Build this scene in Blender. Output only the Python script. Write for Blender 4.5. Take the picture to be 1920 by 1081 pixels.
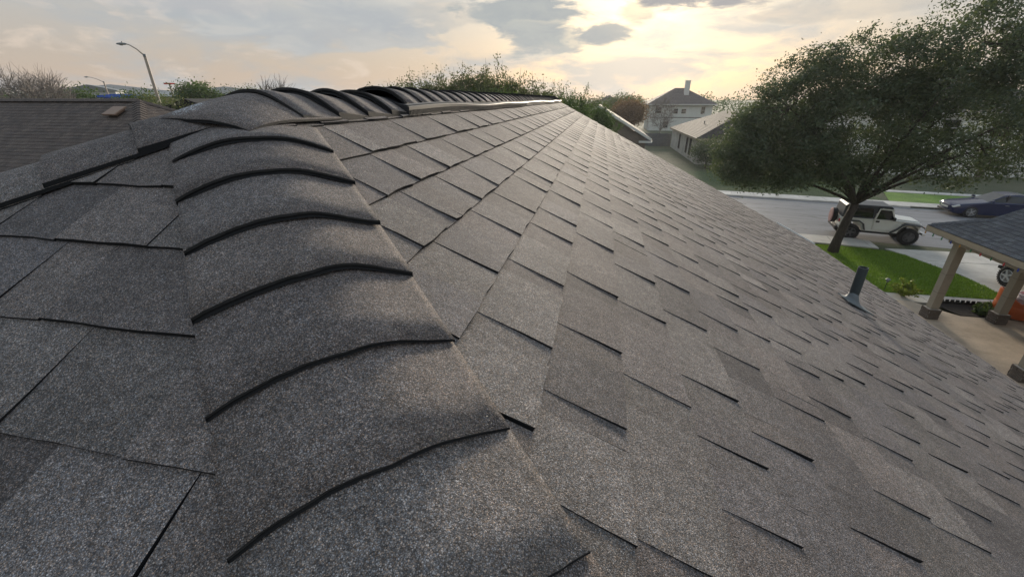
import bpy, bmesh, math, random
import numpy as np
from mathutils import Vector, Matrix

for o in list(bpy.data.objects): bpy.data.objects.remove(o, do_unlink=True)
scene = bpy.context.scene
COL = scene.collection
R = math.radians
rng = random.Random(7)
nr = np.random.default_rng(11)

# ------------------------------------------------------------------ camera
CAMZ = 6.6                       # eye height above the street
PITCH, YAW, FPX = R(24.2), R(11.1), 790.0
cd = bpy.data.cameras.new('camera'); cam = bpy.data.objects.new('camera', cd); COL.objects.link(cam)
cam.location = (0, 0, CAMZ)
cam.rotation_euler = (R(90) - PITCH, 0, YAW)
cd.sensor_width = 36; cd.lens = FPX / 1920 * 36
cd.clip_start = 0.02; cd.clip_end = 6000
scene.camera = cam

# ------------------------------------------------------------------ sun and sky
SUN_EL, SUN_AZ = R(10.5), R(4.5)          # azimuth from +Y towards +X
sun_dir = Vector((math.sin(SUN_AZ)*math.cos(SUN_EL), math.cos(SUN_AZ)*math.cos(SUN_EL), math.sin(SUN_EL)))
sl = bpy.data.lights.new('sun', 'SUN'); so = bpy.data.objects.new('sun', sl); COL.objects.link(so)
sl.energy = 3.2; sl.angle = R(11); sl.color = (1.0, 0.87, 0.70)
so.rotation_euler = (-sun_dir).to_track_quat('-Z', 'Y').to_euler()
so.location = (3, 60, 40)

world = bpy.data.worlds.new('World'); scene.world = world; world.use_nodes = True
wt = world.node_tree; wt.nodes.clear()

class NT:
    """tiny helper for writing node graphs"""
    def __init__(s, tree): s.t = tree
    def n(s, typ, **kw):
        x = s.t.nodes.new(typ)
        for k, v in kw.items(): setattr(x, k, v)
        return x
    def put(s, sock, v):
        if v is None: return
        if isinstance(v, bpy.types.NodeSocket): s.t.links.new(v, sock)
        else:
            if hasattr(sock.default_value, '__len__') and not isinstance(v, (tuple, list)): v = (v,)*len(sock.default_value)
            if hasattr(sock.default_value, '__len__') and len(sock.default_value) == 4 and len(v) == 3: v = (*v, 1)
            sock.default_value = v
    def m(s, op, a, b=None, c=None, clamp=False):
        x = s.n('ShaderNodeMath', operation=op, use_clamp=clamp)
        for i, v in enumerate((a, b, c)):
            if v is not None: s.put(x.inputs[i], v)
        return x.outputs[0]
    def v(s, op, a, b=None):
        x = s.n('ShaderNodeVectorMath', operation=op)
        s.put(x.inputs[0], a)
        if b is not None: s.put(x.inputs[1], b)
        return x.outputs['Value'] if op in ('DOT_PRODUCT', 'LENGTH', 'DISTANCE') else x.outputs[0]
    def mix(s, f, a, b, blend='MIX'):
        x = s.n('ShaderNodeMix', data_type='RGBA', blend_type=blend)
        s.put(x.inputs[0], f); s.put(x.inputs[6], a); s.put(x.inputs[7], b)
        return x.outputs[2]
    def ramp(s, f, stops, interp='LINEAR'):
        x = s.n('ShaderNodeValToRGB'); cr = x.color_ramp; cr.interpolation = interp
        while len(cr.elements) < len(stops): cr.elements.new(0.5)
        for e, (p, c) in zip(cr.elements, stops):
            e.position = p; e.color = (c, c, c, 1) if not isinstance(c, (tuple, list)) else (*c[:3], 1)
        s.put(x.inputs[0], f); return x.outputs[0]
    def step(s, f, a, b):
        x = s.n('ShaderNodeMapRange', interpolation_type='SMOOTHSTEP')
        s.put(x.inputs[0], f); x.inputs[1].default_value = a; x.inputs[2].default_value = b
        return x.outputs[0]
    def noise(s, vec, scale, detail=4, rough=.55, dist=0, out=0):
        x = s.n('ShaderNodeTexNoise'); s.put(x.inputs['Vector'], vec)
        x.inputs['Scale'].default_value = scale; x.inputs['Detail'].default_value = detail
        x.inputs['Roughness'].default_value = rough; x.inputs['Distortion'].default_value = dist
        return x.outputs[out]

def build_sky():
    g = NT(wt)
    d = g.v('NORMALIZE', g.n('ShaderNodeTexCoord').outputs['Generated'])
    sep = g.n('ShaderNodeSeparateXYZ'); g.put(sep.inputs[0], d)
    el = g.m('MULTIPLY', g.m('ARCSINE', sep.outputs[2]), 57.2958)
    az = g.m('MULTIPLY', g.m('ARCTAN2', sep.outputs[0], sep.outputs[1]), 57.2958)
    nish = g.n('ShaderNodeTexSky', sky_type='NISHITA', sun_disc=False)
    nish.sun_elevation = SUN_EL; nish.sun_rotation = SUN_AZ
    nish.air_density = 1.2; nish.dust_density = 3.0; nish.ozone_density = 1.5
    base = g.mix(1.0, nish.outputs[0], (.085, .085, .085), 'MULTIPLY')
    # thin high overcast: pinkish grey low down, blue grey overhead
    e01 = g.m('DIVIDE', el, 90, clamp=True)
    veil = g.ramp(e01, [(0, (.47, .37, .295)), (.04, (.42, .36, .31)), (.10, (.38, .385, .385)), (.28, (.41, .50, .59)), (1, (.46, .60, .78))])
    col = g.mix(.88, base, veil)
    cs = g.v('DOT_PRODUCT', d, tuple(sun_dir)); cs = g.m('MAXIMUM', cs, 0.0)
    wide = g.m('POWER', cs, 9); mid = g.m('POWER', cs, 55); tight = g.m('POWER', cs, 420)
    # stretch space so the clouds lie flat
    st = g.v('MULTIPLY', d, (1, 1, 3.2))
    n1 = g.noise(st, 5.0, 7, .58, .35)
    n2 = g.noise(st, 11.0, 6, .6, .5)
    n3 = g.noise(g.v('ADD', st, (3.1, 1.7, .4)), 2.6, 5, .55, .2)
    # layer of soft broken cloud everywhere
    cl = g.step(g.m('ADD', g.m('MULTIPLY', n1, .6), g.m('MULTIPLY', n3, .4)), .44, .60)
    col = g.mix(g.m('MULTIPLY', cl, .85), col, (.315, .34, .36))
    thin = g.step(n2, .52, .70)
    col = g.mix(g.m('MULTIPLY', thin, .55), col, (.57, .48, .40))
    # glow of the veiled sun
    glow = g.mix(g.m('MULTIPLY', wide, .38, clamp=True), (0, 0, 0), (.33, .255, .16))
    col = g.mix(1.0, col, glow, 'ADD')
    glow = g.mix(g.m('MULTIPLY', mid, .55, clamp=True), (0, 0, 0), (.26, .215, .14))
    col = g.mix(1.0, col, glow, 'ADD')
    glow = g.mix(g.m('MULTIPLY', tight, .38, clamp=True), (0, 0, 0), (.34, .31, .25))
    col = g.mix(1.0, col, glow, 'ADD')
    # individual cloud banks (azimuth, elevation, half sizes, colour, opacity)
    banks = [(-30, 7.0, 14, 2.6, (.325, .345, .365), .8), (-46, 9.2, 12, 1.6, (.36, .36, .37), .6), (-16.5, 8.4, 7.0, 1.8, (.40, .385, .36), .5), (-10.0, 8.8, 7.5, 3.6, (.285, .31, .325), .95), (-6.2, 6.4, 7.5, 1.6, (.33, .345, .345), .8),
             (-1.2, 6.8, 3.4, 1.35, (.335, .345, .345), .9), (3.0, 8.8, 2.0, 1.2, (.44, .39, .31), .6), (11.0, 10.9, 12.0, 2.1, (.27, .27, .285), .95), (24, 8.0, 8, 1.2, (.42, .38, .33), .4)]
    for (a, e, ra, re, c, op) in banks:
        q = g.m('ADD', g.m('POWER', g.m('ABSOLUTE', g.m('DIVIDE', g.m('SUBTRACT', az, a), ra)), 2), g.m('POWER', g.m('ABSOLUTE', g.m('DIVIDE', g.m('SUBTRACT', el, e), re)), 2))
        nn = g.m('ADD', g.m('MULTIPLY', g.m('SUBTRACT', n1, .5), 3.0), g.m('MULTIPLY', g.m('SUBTRACT', n2, .5), 3.2))
        mk = g.step(g.m('ADD', g.m('SUBTRACT', 1.15, q), nn), 0.0, .75)
        rim = g.m('MULTIPLY', g.step(g.m('ADD', g.m('SUBTRACT', 1.5, q), nn), 0.0, .5), g.m('SUBTRACT', 1, mk))
        col = g.mix(g.m('MULTIPLY', rim, g.m('MULTIPLY', mid, .55)), col, (1.0, .83, .56))
        col = g.mix(g.m('MULTIPLY', mk, op), col, g.mix(g.m('MULTIPLY', g.step(n2, .35, .7), .5), c, (c[0]*1.35, c[1]*1.28, c[2]*1.15)))
    bg = g.n('ShaderNodeBackground'); g.put(bg.inputs[0], col); bg.inputs[1].default_value = 1.0
    out = g.n('ShaderNodeOutputWorld'); wt.links.new(bg.outputs[0], out.inputs[0])
build_sky()

vs = scene.view_settings
vs.view_transform = 'Standard'; vs.look = 'None'; vs.gamma = 1; vs.exposure = 0.48; vs.use_curve_mapping = False
scene.render.engine = 'CYCLES'
scene.render.resolution_x, scene.render.resolution_y = 1024, 576
scene.cycles.max_bounces = 5; scene.cycles.diffuse_bounces = 2; scene.cycles.glossy_bounces = 2; scene.cycles.volume_bounces = 0; scene.cycles.transmission_bounces = 2

# ------------------------------------------------------------------ materials
MATS = {}
def newmat(name):
    m = bpy.data.materials.new(name); m.use_nodes = True
    t = m.node_tree; b = t.nodes['Principled BSDF']; MATS[name] = m
    return m, NT(t), b
def bump(g, b, h, strength, dist):
    x = g.n('ShaderNodeBump'); x.inputs['Strength'].default_value = strength; x.inputs['Distance'].default_value = dist
    g.put(x.inputs['Height'], h); g.t.links.new(x.outputs[0], b.inputs['Normal'])
def opos(g): return g.n('ShaderNodeNewGeometry').outputs['Position']

def plain(name, c, rough=.6, metal=0, var=.12, scale=6, spec=.5, bmp=0):
    m, g, b = newmat(name); p = opos(g)
    n = g.noise(p, scale, 5, .6)
    k = g.m('ADD', 1 - var, g.m('MULTIPLY', n, 2*var))
    g.put(b.inputs['Base Color'], g.mix(1.0, c, k, 'MULTIPLY'))
    b.inputs['Roughness'].default_value = rough; b.inputs['Metallic'].default_value = metal
    b.inputs['Specular IOR Level'].default_value = spec
    if bmp: bump(g, b, g.noise(p, scale*8, 4, .6), .4, bmp)
    return m

def granules(name, base=(.238, .216, .203), far=False, gain=1.0, scuff=None):
    """mineral granule surface; colour attribute tone tints each piece"""
    m, g, b = newmat(name); p = opos(g)
    at = g.n('ShaderNodeAttribute', attribute_name='tone')
    pw = p
    def cells(scale):
        x = g.n('ShaderNodeTexVoronoi'); x.inputs['Scale'].default_value = scale; g.put(x.inputs['Vector'], pw)
        s = g.n('ShaderNodeSeparateColor'); g.t.links.new(x.outputs['Color'], s.inputs[0])
        return x.outputs['Distance'], s.outputs
    d1, c1 = cells(820)
    d2, c2 = cells(400)
    tone = g.ramp(c1[0], [(0, .36), (.3, .68), (.65, 1.0), (.88, 1.4), (1, 2.2)])
    hue = g.ramp(c1[1], [(0, (.86, .95, 1.08)), (.45, (1, 1, 1)), (.72, (1.08, .99, .94)), (.92, (1.25, 1.02, .82)), (1, (1.0, 1.03, 1.06))])
    gap = g.ramp(d1, [(.18, 1.0), (.62, .42)])
    spark = g.step(c2[0], .93, .96)
    col = g.mix(1.0, g.mix(1.0, base, tone, 'MULTIPLY'), hue, 'MULTIPLY')
    col = g.mix(1.0, col, gap, 'MULTIPLY')
    sp_mask = g.m('MULTIPLY', spark, g.m('SUBTRACT', 1, g.step(d2, .25, .42)))
    patch = g.step(g.noise(p, 7, 1, .6), .42, .68)
    col = g.mix(g.m('MULTIPLY', sp_mask, g.m('ADD', .30, g.m('MULTIPLY', patch, .6))), col, g.ramp(c2[1], [(0, (.42, .39, .35)), (.5, (.44, .31, .22)), (1, (.36, .38, .40))]))
    col = g.mix(1.0, col, g.ramp(g.noise(p, 300, 1, .7), [(.3, .68), (.5, 1.0), (.72, 1.36)]), 'MULTIPLY')
    col = g.mix(1.0, col, g.ramp(g.noise(p, 55, 2, .65), [(.3, .80), (.7, 1.22)]), 'MULTIPLY')
    col = g.mix(1.0, col, g.ramp(g.noise(p, 5.0, 3, .6), [(.3, .84), (.7, 1.16)]), 'MULTIPLY')
    col = g.mix(1.0, col, at.outputs[0], 'MULTIPLY')
    col = g.mix(1.0, col, (2*gain,)*3, 'MULTIPLY')
    if scuff:
        dd = g.v('DISTANCE', p, scuff[0])
        sn = g.n('ShaderNodeTexWave', wave_type='BANDS'); sn.inputs['Scale'].default_value = 38; sn.inputs['Distortion'].default_value = 14
        sn.inputs['Detail'].default_value = 3; sn.inputs['Detail Scale'].default_value = 2; g.put(sn.inputs['Vector'], p)
        mk = g.m('MULTIPLY', g.step(sn.outputs['Fac'], .72, .9), g.m('SUBTRACT', 1, g.step(g.m('ADD', dd, g.m('MULTIPLY', g.noise(p, 60, 3), .03)), scuff[1]*.7, scuff[1]*1.5)))
        col = g.mix(mk, col, (.50, .53, .56))
    g.put(b.inputs['Base Color'], col)
    b.inputs['Roughness'].default_value = .82; b.inputs['Specular IOR Level'].default_value = .35
    bump(g, b, g.m('SUBTRACT', 1, d1), .75, .0012)
    return m

granules('granule', gain=1.0)
granules('granule_peak', gain=1.0, scuff=((-.885, .838, CAMZ - .005), .045))
granules('granule_brown', base=(.135, .106, .088))
granules('granule_dusty', base=(.066, .060, .056))
granules('granule_blue', base=(.150, .158, .168))
plain('tyre_cover_print', (.36, .20, .19), .6, var=.6, scale=9)
plain('asphalt_edge', (.010, .010, .011), .75, var=.3, scale=160, spec=.3, bmp=.002)
plain('cap_ply', (.030, .029, .029), .8, var=.5, scale=260, spec=.3, bmp=.002)
plain('vent_plastic', (.016, .016, .018), .42, var=.2, scale=40)
plain('vent_flange', (.055, .055, .058), .6, var=.3, scale=30)
plain('pipe_grey', (.034, .045, .047), .5, var=.25, scale=14)
plain('flashing', (.12, .135, .14), .6, metal=.1, var=.2, scale=18)
plain('white_metal', (.72, .72, .70), .35, var=.08)
plain('white_paint', (.62, .60, .56), .6, var=.10)
plain('pale_siding', (.62, .62, .57), .7, var=.12, scale=2)
plain('taupe_paint', (.29, .255, .20), .65, var=.15, scale=5)
plain('fascia_tan', (.34, .28, .20), .6, var=.15)
plain('soffit', (.30, .26, .2), .7)
plain('brown_trim', (.10, .075, .06), .7)
plain('dark_wood', (.115, .118, .125), .8, var=.35, scale=3)
plain('rubber', (.014, .014, .015), .75, var=.25, scale=20)
plain('black_trim', (.018, .018, .020), .5, var=.2)
plain('dark_flare', (.045, .05, .055), .55)
plain('jeep_white', (.76, .76, .72), .28, var=.04)
plain('navy_top', (.030, .040, .055), .45)
plain('navy_paint', (.010, .016, .055), .14, var=.05)
plain('black_paint', (.012, .012, .013), .2)
plain('chrome', (.55, .56, .58), .22, metal=1)
plain('alloy', (.42, .43, .44), .3, metal=.7)
plain('rim_dark', (.13, .13, .14), .4, metal=.5)
plain('rim_white', (.55, .55, .54), .4)
plain('lens_clear', (.55, .55, .52), .12)
plain('amber', (.5, .16, .02), .25)
plain('pole_paint', (.36, .30, .24), .55, var=.12)
plain('lamp_grey', (.16, .17, .17), .5)
plain('orange_plastic', (.42, .085, .018), .38, var=.08)
plain('white_plastic', (.70, .68, .70), .4, var=.05)
plain('red_plastic', (.52, .02, .02), .32, var=.08)
plain('blue_tarp', (.02, .10, .52), .5)
plain('mulch', (.022, .016, .013), .95, var=.6, scale=30, bmp=.03)
plain('soil', (.05, .04, .03), .95, var=.4, scale=12, bmp=.02)
plain('pebble', (.6, .58, .54), .8)
plain('bulb_red', (.45, .03, .03), .3); plain('bulb_green', (.02, .16, .06), .3); plain('bulb_blue', (.02, .05, .3), .3); plain('bulb_amber', (.45, .22, .03), .3)
plain('box_vent', (.22, .14, .095), .6, var=.1)
plain('warehouse', (.45, .46, .47), .5)
plain('hill_dark', (.05, .06, .05), .9)

def glassmat():
    m, g, b = newmat('glass')
    b.inputs['Base Color'].default_value = (.012, .015, .017, 1); b.inputs['Roughness'].default_value = .06
    b.inputs['Specular IOR Level'].default_value = .6
glassmat()
def concrete(name, c, sc=1.0):
    m, g, b = newmat(name); p = opos(g)
    col = g.mix(1.0, c, g.ramp(g.noise(p, .8*sc, 6, .65), [(.3, .72), (.7, 1.15)]), 'MULTIPLY')
    col = g.mix(1.0, col, g.ramp(g.noise(p, 45, 3, .7), [(.3, .85), (.7, 1.12)]), 'MULTIPLY')
    st = g.step(g.noise(p, 2.3, 5, .6, 1.0), .58, .72)
    col = g.mix(g.m('MULTIPLY', st, .3), col, (c[0]*.55, c[1]*.52, c[2]*.48))
    g.put(b.inputs['Base Color'], col); b.inputs['Roughness'].default_value = .8
    bump(g, b, g.noise(p, 120, 3), .2, .004)
concrete('concrete', (.55, .52, .47)); concrete('porch_concrete', (.56, .45, .34), 1.6)
def roadmat():
    m, g, b = newmat('road_asphalt'); p = opos(g)
    a = -R(9)
    rot = g.n('ShaderNodeVectorRotate', rotation_type='Z_AXIS'); g.put(rot.inputs['Vector'], p); rot.inputs['Angle'].default_value = -a
    st = g.v('MULTIPLY', rot.outputs[0], (.16, 1.5, 1))
    col = g.mix(1.0, (.19, .19, .198), g.ramp(g.noise(st, 1.0, 6, .65, .6), [(.3, .70), (.7, 1.2)]), 'MULTIPLY')
    col = g.mix(1.0, col, g.ramp(g.noise(p, 40, 3, .7), [(.3, .75), (.7, 1.25)]), 'MULTIPLY')
    seam = g.step(g.m('ABSOLUTE', g.m('SUBTRACT', g.noise(st, .7, 3, .5, .4), .5)), .012, .0)
    col = g.mix(g.m('MULTIPLY', seam, .7), col, (.04, .04, .042))
    g.put(b.inputs['Base Color'], col); b.inputs['Roughness'].default_value = .7
    bump(g, b, g.noise(p, 90, 3), .4, .006)
roadmat()
def grassmat(name, c1, c2, sc=1.0):
    m, g, b = newmat(name); p = opos(g)
    f = g.m('ADD', g.m('MULTIPLY', g.noise(p, .55*sc, 5, .65), .6), g.m('MULTIPLY', g.noise(p, 14, 3, .7), .4))
    g.put(b.inputs['Base Color'], g.mix(g.step(f, .36, .64), c1, c2)); b.inputs['Roughness'].default_value = .9
    bump(g, b, g.noise(p, 38, 4, .7), 1.0, .05)
grassmat('lawn_grass', (.08, .16, .02), (.18, .30, .04)); grassmat('field_grass', (.055, .075, .03), (.11, .105, .06), .3)
def leafmat(name, c1, c2, trans=.35):
    m, g, b = newmat(name)
    at = g.n('ShaderNodeAttribute', attribute_name='tone')
    s = g.n('ShaderNodeSeparateColor'); g.t.links.new(at.outputs[0], s.inputs[0])
    col = g.mix(s.outputs[0], c1, c2)
    g.put(b.inputs['Base Color'], col); b.inputs['Roughness'].default_value = .55; b.inputs['Specular IOR Level'].default_value = .4
    tr = g.n('ShaderNodeBsdfTranslucent'); g.put(tr.inputs[0], g.mix(1.0, col, (1.3, 1.3, .7), 'MULTIPLY'))
    ms = g.n('ShaderNodeMixShader'); ms.inputs[0].default_value = trans
    out = [x for x in g.t.nodes if x.type == 'OUTPUT_MATERIAL'][0]
    g.t.links.new(b.outputs[0], ms.inputs[1]); g.t.links.new(tr.outputs[0], ms.inputs[2]); g.t.links.new(ms.outputs[0], out.inputs[0])
grassmat('shaded_grass', (.035, .062, .018), (.07, .10, .03))  # far lawn strip: shade of the trees is put into this darker green
leafmat('oak_leaf', (.055, .078, .050), (.13, .16, .09)); leafmat('green_leaf', (.035, .07, .018), (.10, .15, .04))
leafmat('olive_leaf', (.055, .075, .03), (.15, .16, .07)); leafmat('autumn_leaf', (.10, .06, .03), (.26, .15, .08)); leafmat('bright_leaf', (.11, .16, .02), (.28, .32, .05))
leafmat('dry_leaf', (.10, .075, .055), (.2, .15, .11)); leafmat('blade', (.11, .20, .02), (.28, .42, .06), .3)
def barkmat():
    m, g, b = newmat('bark'); p = opos(g)
    st = g.v('MULTIPLY', p, (1, 1, .22))
    n = g.noise(st, 26, 5, .7, .6)
    g.put(b.inputs['Base Color'], g.ramp(n, [(.3, (.018, .014, .011)), (.55, (.055, .043, .034)), (.75, (.10, .083, .066))])); b.inputs['Roughness'].default_value = .9
    bump(g, b, n, .9, .03)
barkmat()
plain('pale_bark', (.22, .19, .165), .9, var=.3, scale=8)
def brickmat(name, c1, c2, mortar, sc):
    m, g, b = newmat(name)
    geo = g.n('ShaderNodeNewGeometry'); sp = g.n('ShaderNodeSeparateXYZ'); g.put(sp.inputs[0], geo.outputs['Position'])
    cm = g.n('ShaderNodeCombineXYZ'); g.put(cm.inputs[0], g.m('ADD', sp.outputs[0], sp.outputs[1])); g.put(cm.inputs[1], sp.outputs[2])
    br = g.n('ShaderNodeTexBrick'); g.put(br.inputs['Vector'], cm.outputs[0]); br.inputs['Scale'].default_value = sc
    g.put(br.inputs['Color1'], c1); g.put(br.inputs['Color2'], c2); g.put(br.inputs['Mortar'], mortar)
    br.inputs['Brick Width'].default_value = .5; br.inputs['Row Height'].default_value = .18; br.inputs['Mortar Size'].default_value = .025
    col = g.mix(1.0, br.outputs[0], g.ramp(g.noise(geo.outputs['Position'], .9, 5, .6), [(.3, .78), (.7, 1.2)]), 'MULTIPLY')
    g.put(b.inputs['Base Color'], col); b.inputs['Roughness'].default_value = .85
    bump(g, b, g.m('SUBTRACT', 1, br.outputs['Fac']), .5, .01)
brickmat('pale_brick', (.50, .47, .41), (.38, .35, .30), (.45, .43, .39), 2.0)
brickmat('brown_brick', (.16, .11, .085), (.11, .08, .065), (.25, .23, .2), 2.0)
plain('brick_face', (.11, .088, .072), .85, var=.45, scale=9, bmp=.004)
plain('mortar', (.42, .39, .35), .9)
M = MATS

# ------------------------------------------------------------------ mesh helpers
class MB:
    def __init__(s): s.v = []; s.f = []; s.mi = []; s.tone = []
    def face(s, idx, mi=0, tone=(.5, .5, .5)): s.f.append(tuple(idx)); s.mi.append(mi); s.tone.append(tone)
    def add(s, pts): n = len(s.v); s.v.extend([tuple(p) for p in pts]); return n
    def quad(s, a, b, c, d, mi=0, tone=(.5, .5, .5)):
        n = s.add((a, b, c, d)); s.face((n, n+1, n+2, n+3), mi, tone)
    def poly(s, pts, mi=0): n = s.add(pts); s.face(range(n, n+len(pts)), mi)
    def box(s, lo, hi, mi=0, bev=0.0, mat=None):
        x0, y0, z0 = lo; x1, y1, z1 = hi
        P = [(x0, y0, z0), (x1, y0, z0), (x1, y1, z0), (x0, y1, z0), (x0, y0, z1), (x1, y0, z1), (x1, y1, z1), (x0, y1, z1)]
        if mat is not None: P = [tuple(mat @ Vector(p)) for p in P]
        n = s.add(P)
        for q in ((0, 3, 2, 1), (4, 5, 6, 7), (0, 1, 5, 4), (1, 2, 6, 5), (2, 3, 7, 6), (3, 0, 4, 7)): s.face([n+i for i in q], mi)
    def prism(s, prof, y0, y1, mi=0, f=None):
        """profile of (x,z) points extruded along y"""
        k = len(prof); g = f or (lambda x, y, z: (x, y, z))
        n = s.add([g(x, y0, z) for x, z in prof] + [g(x, y1, z) for x, z in prof])
        s.face([n+i for i in range(k)], mi); s.face([n+k+i for i in reversed(range(k))], mi)
        for i in range(k): j = (i+1) % k; s.face((n+i, n+k+i, n+k+j, n+j), mi)
    def tube(s, path, rad, sides=8, mi=0, cap=True):
        path = [Vector(p) for p in path]; rings = []
        for i, p in enumerate(path):
            t = (path[min(i+1, len(path)-1)] - path[max(i-1, 0)])
            if t.length < 1e-9: t = Vector((0, 0, 1))
            t.normalize(); a = Vector((0, 0, 1)) if abs(t.z) < .9 else Vector((1, 0, 0))
            u = t.cross(a).normalized(); w = t.cross(u)
            r = rad[i] if hasattr(rad, '__len__') else rad
            rings.append(s.add([p + u*(r*math.cos(2*math.pi*k/sides)) + w*(r*math.sin(2*math.pi*k/sides)) for k in range(sides)]))
        for a, b in zip(rings, rings[1:]):
            for k in range(sides): j = (k+1) % sides; s.face((a+k, a+j, b+j, b+k), mi)
        if cap:
            s.face([rings[0]+k for k in reversed(range(sides))], mi); s.face([rings[-1]+k for k in range(sides)], mi)
    def lathe(s, prof, c, axis='Z', seg=20, mi=0):
        """(r, h) profile revolved round axis through c"""
        c = Vector(c); rings = []
        for r, h in prof:
            pts = []
            for k in range(seg):
                a = 2*math.pi*k/seg; x, y = r*math.cos(a), r*math.sin(a)
                pts.append(c + (Vector((x, y, h)) if axis == 'Z' else Vector((x, h, y)) if axis == 'Y' else Vector((h, x, y))))
            rings.append(s.add(pts))
        for a, b in zip(rings, rings[1:]):
            for k in range(seg): j = (k+1) % seg; s.face((a+k, a+j, b+j, b+k), mi)
        for rr, rev in ((rings[0], True), (rings[-1], False)):
            q = [rr+k for k in range(seg)]; s.face(q[::-1] if rev else q, mi)
    def build(s, name, mats, parent=None, smooth=False, bevel=0, tone=False, normals=True):
        me = bpy.data.meshes.new(name); me.from_pydata(s.v, [], s.f)
        mats = mats if isinstance(mats, (list, tuple)) else [mats]
        for m in mats: me.materials.append(M[m])
        if len(mats) > 1: me.polygons.foreach_set('material_index', s.mi)
        if tone:
            at = me.color_attributes.new('tone', 'FLOAT_COLOR', 'CORNER')
            arr = np.ones((len(me.loops), 4), np.float32); i = 0
            for f, t in zip(s.f, s.tone): arr[i:i+len(f), :3] = t; i += len(f)
            at.data.foreach_set('color', arr.ravel())
        if normals:
            bm = bmesh.new(); bm.from_mesh(me); bmesh.ops.recalc_face_normals(bm, faces=bm.faces); bm.to_mesh(me); bm.free()
        if smooth: me.polygons.foreach_set('use_smooth', [True]*len(me.polygons))
        o = bpy.data.objects.new(name, me); COL.objects.link(o)
        if bevel:
            md = o.modifiers.new('b', 'BEVEL'); md.width = bevel; md.segments = 2; md.limit_method = 'ANGLE'; md.angle_limit = R(40)
        if parent: o.parent = parent
        if smooth == 'auto' and hasattr(me, 'set_sharp_from_angle'): me.set_sharp_from_angle(angle=R(38))
        return o

def tag(o, label=None, cat=None, group=None, kind=None):
    if label: o['label'] = label
    if cat: o['category'] = cat
    if group: o['group'] = group
    if kind: o['kind'] = kind
    return o
def thing(name, label, cat, loc=(0, 0, 0), rz=0, group=None):
    o = bpy.data.objects.new(name, None); COL.objects.link(o); o.location = loc; o.rotation_euler = (0, 0, rz); o.empty_display_size = .2
    return tag(o, label, cat, group)
def local(o):
    """children built in world coordinates keep their place under a moved empty"""
    bpy.context.view_layer.update()
    for c in o.children:
        c.matrix_parent_inverse = o.matrix_world.inverted()

cp, sp_ = math.cos(PITCH), math.sin(PITCH); cyw, syw = math.cos(YAW), math.sin(YAW)
def project(P):
    x = P[0]*cyw + P[1]*syw; fw = -P[0]*syw + P[1]*cyw; z = P[2] - CAMZ
    Z = fw*cp - z*sp_; Y = -z*cp - fw*sp_
    if Z < .02: return None
    return 960 + FPX*x/Z, 540 + FPX*Y/Z
def screen_area(q):
    s = [project(p) for p in q]
    if any(p is None for p in s): return 0
    if not any(-40 < p[0] < 1960 and -40 < p[1] < 1121 for p in s): return 0
    # clip the corners to the frame, good enough for ranking
    s = [(min(max(x, 0), 1920), min(max(y, 0), 1081)) for x, y in s]
    return abs(sum(s[i][0]*s[(i+1) % len(s)][1] - s[(i+1) % len(s)][0]*s[i][1] for i in range(len(s))))/2

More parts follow.
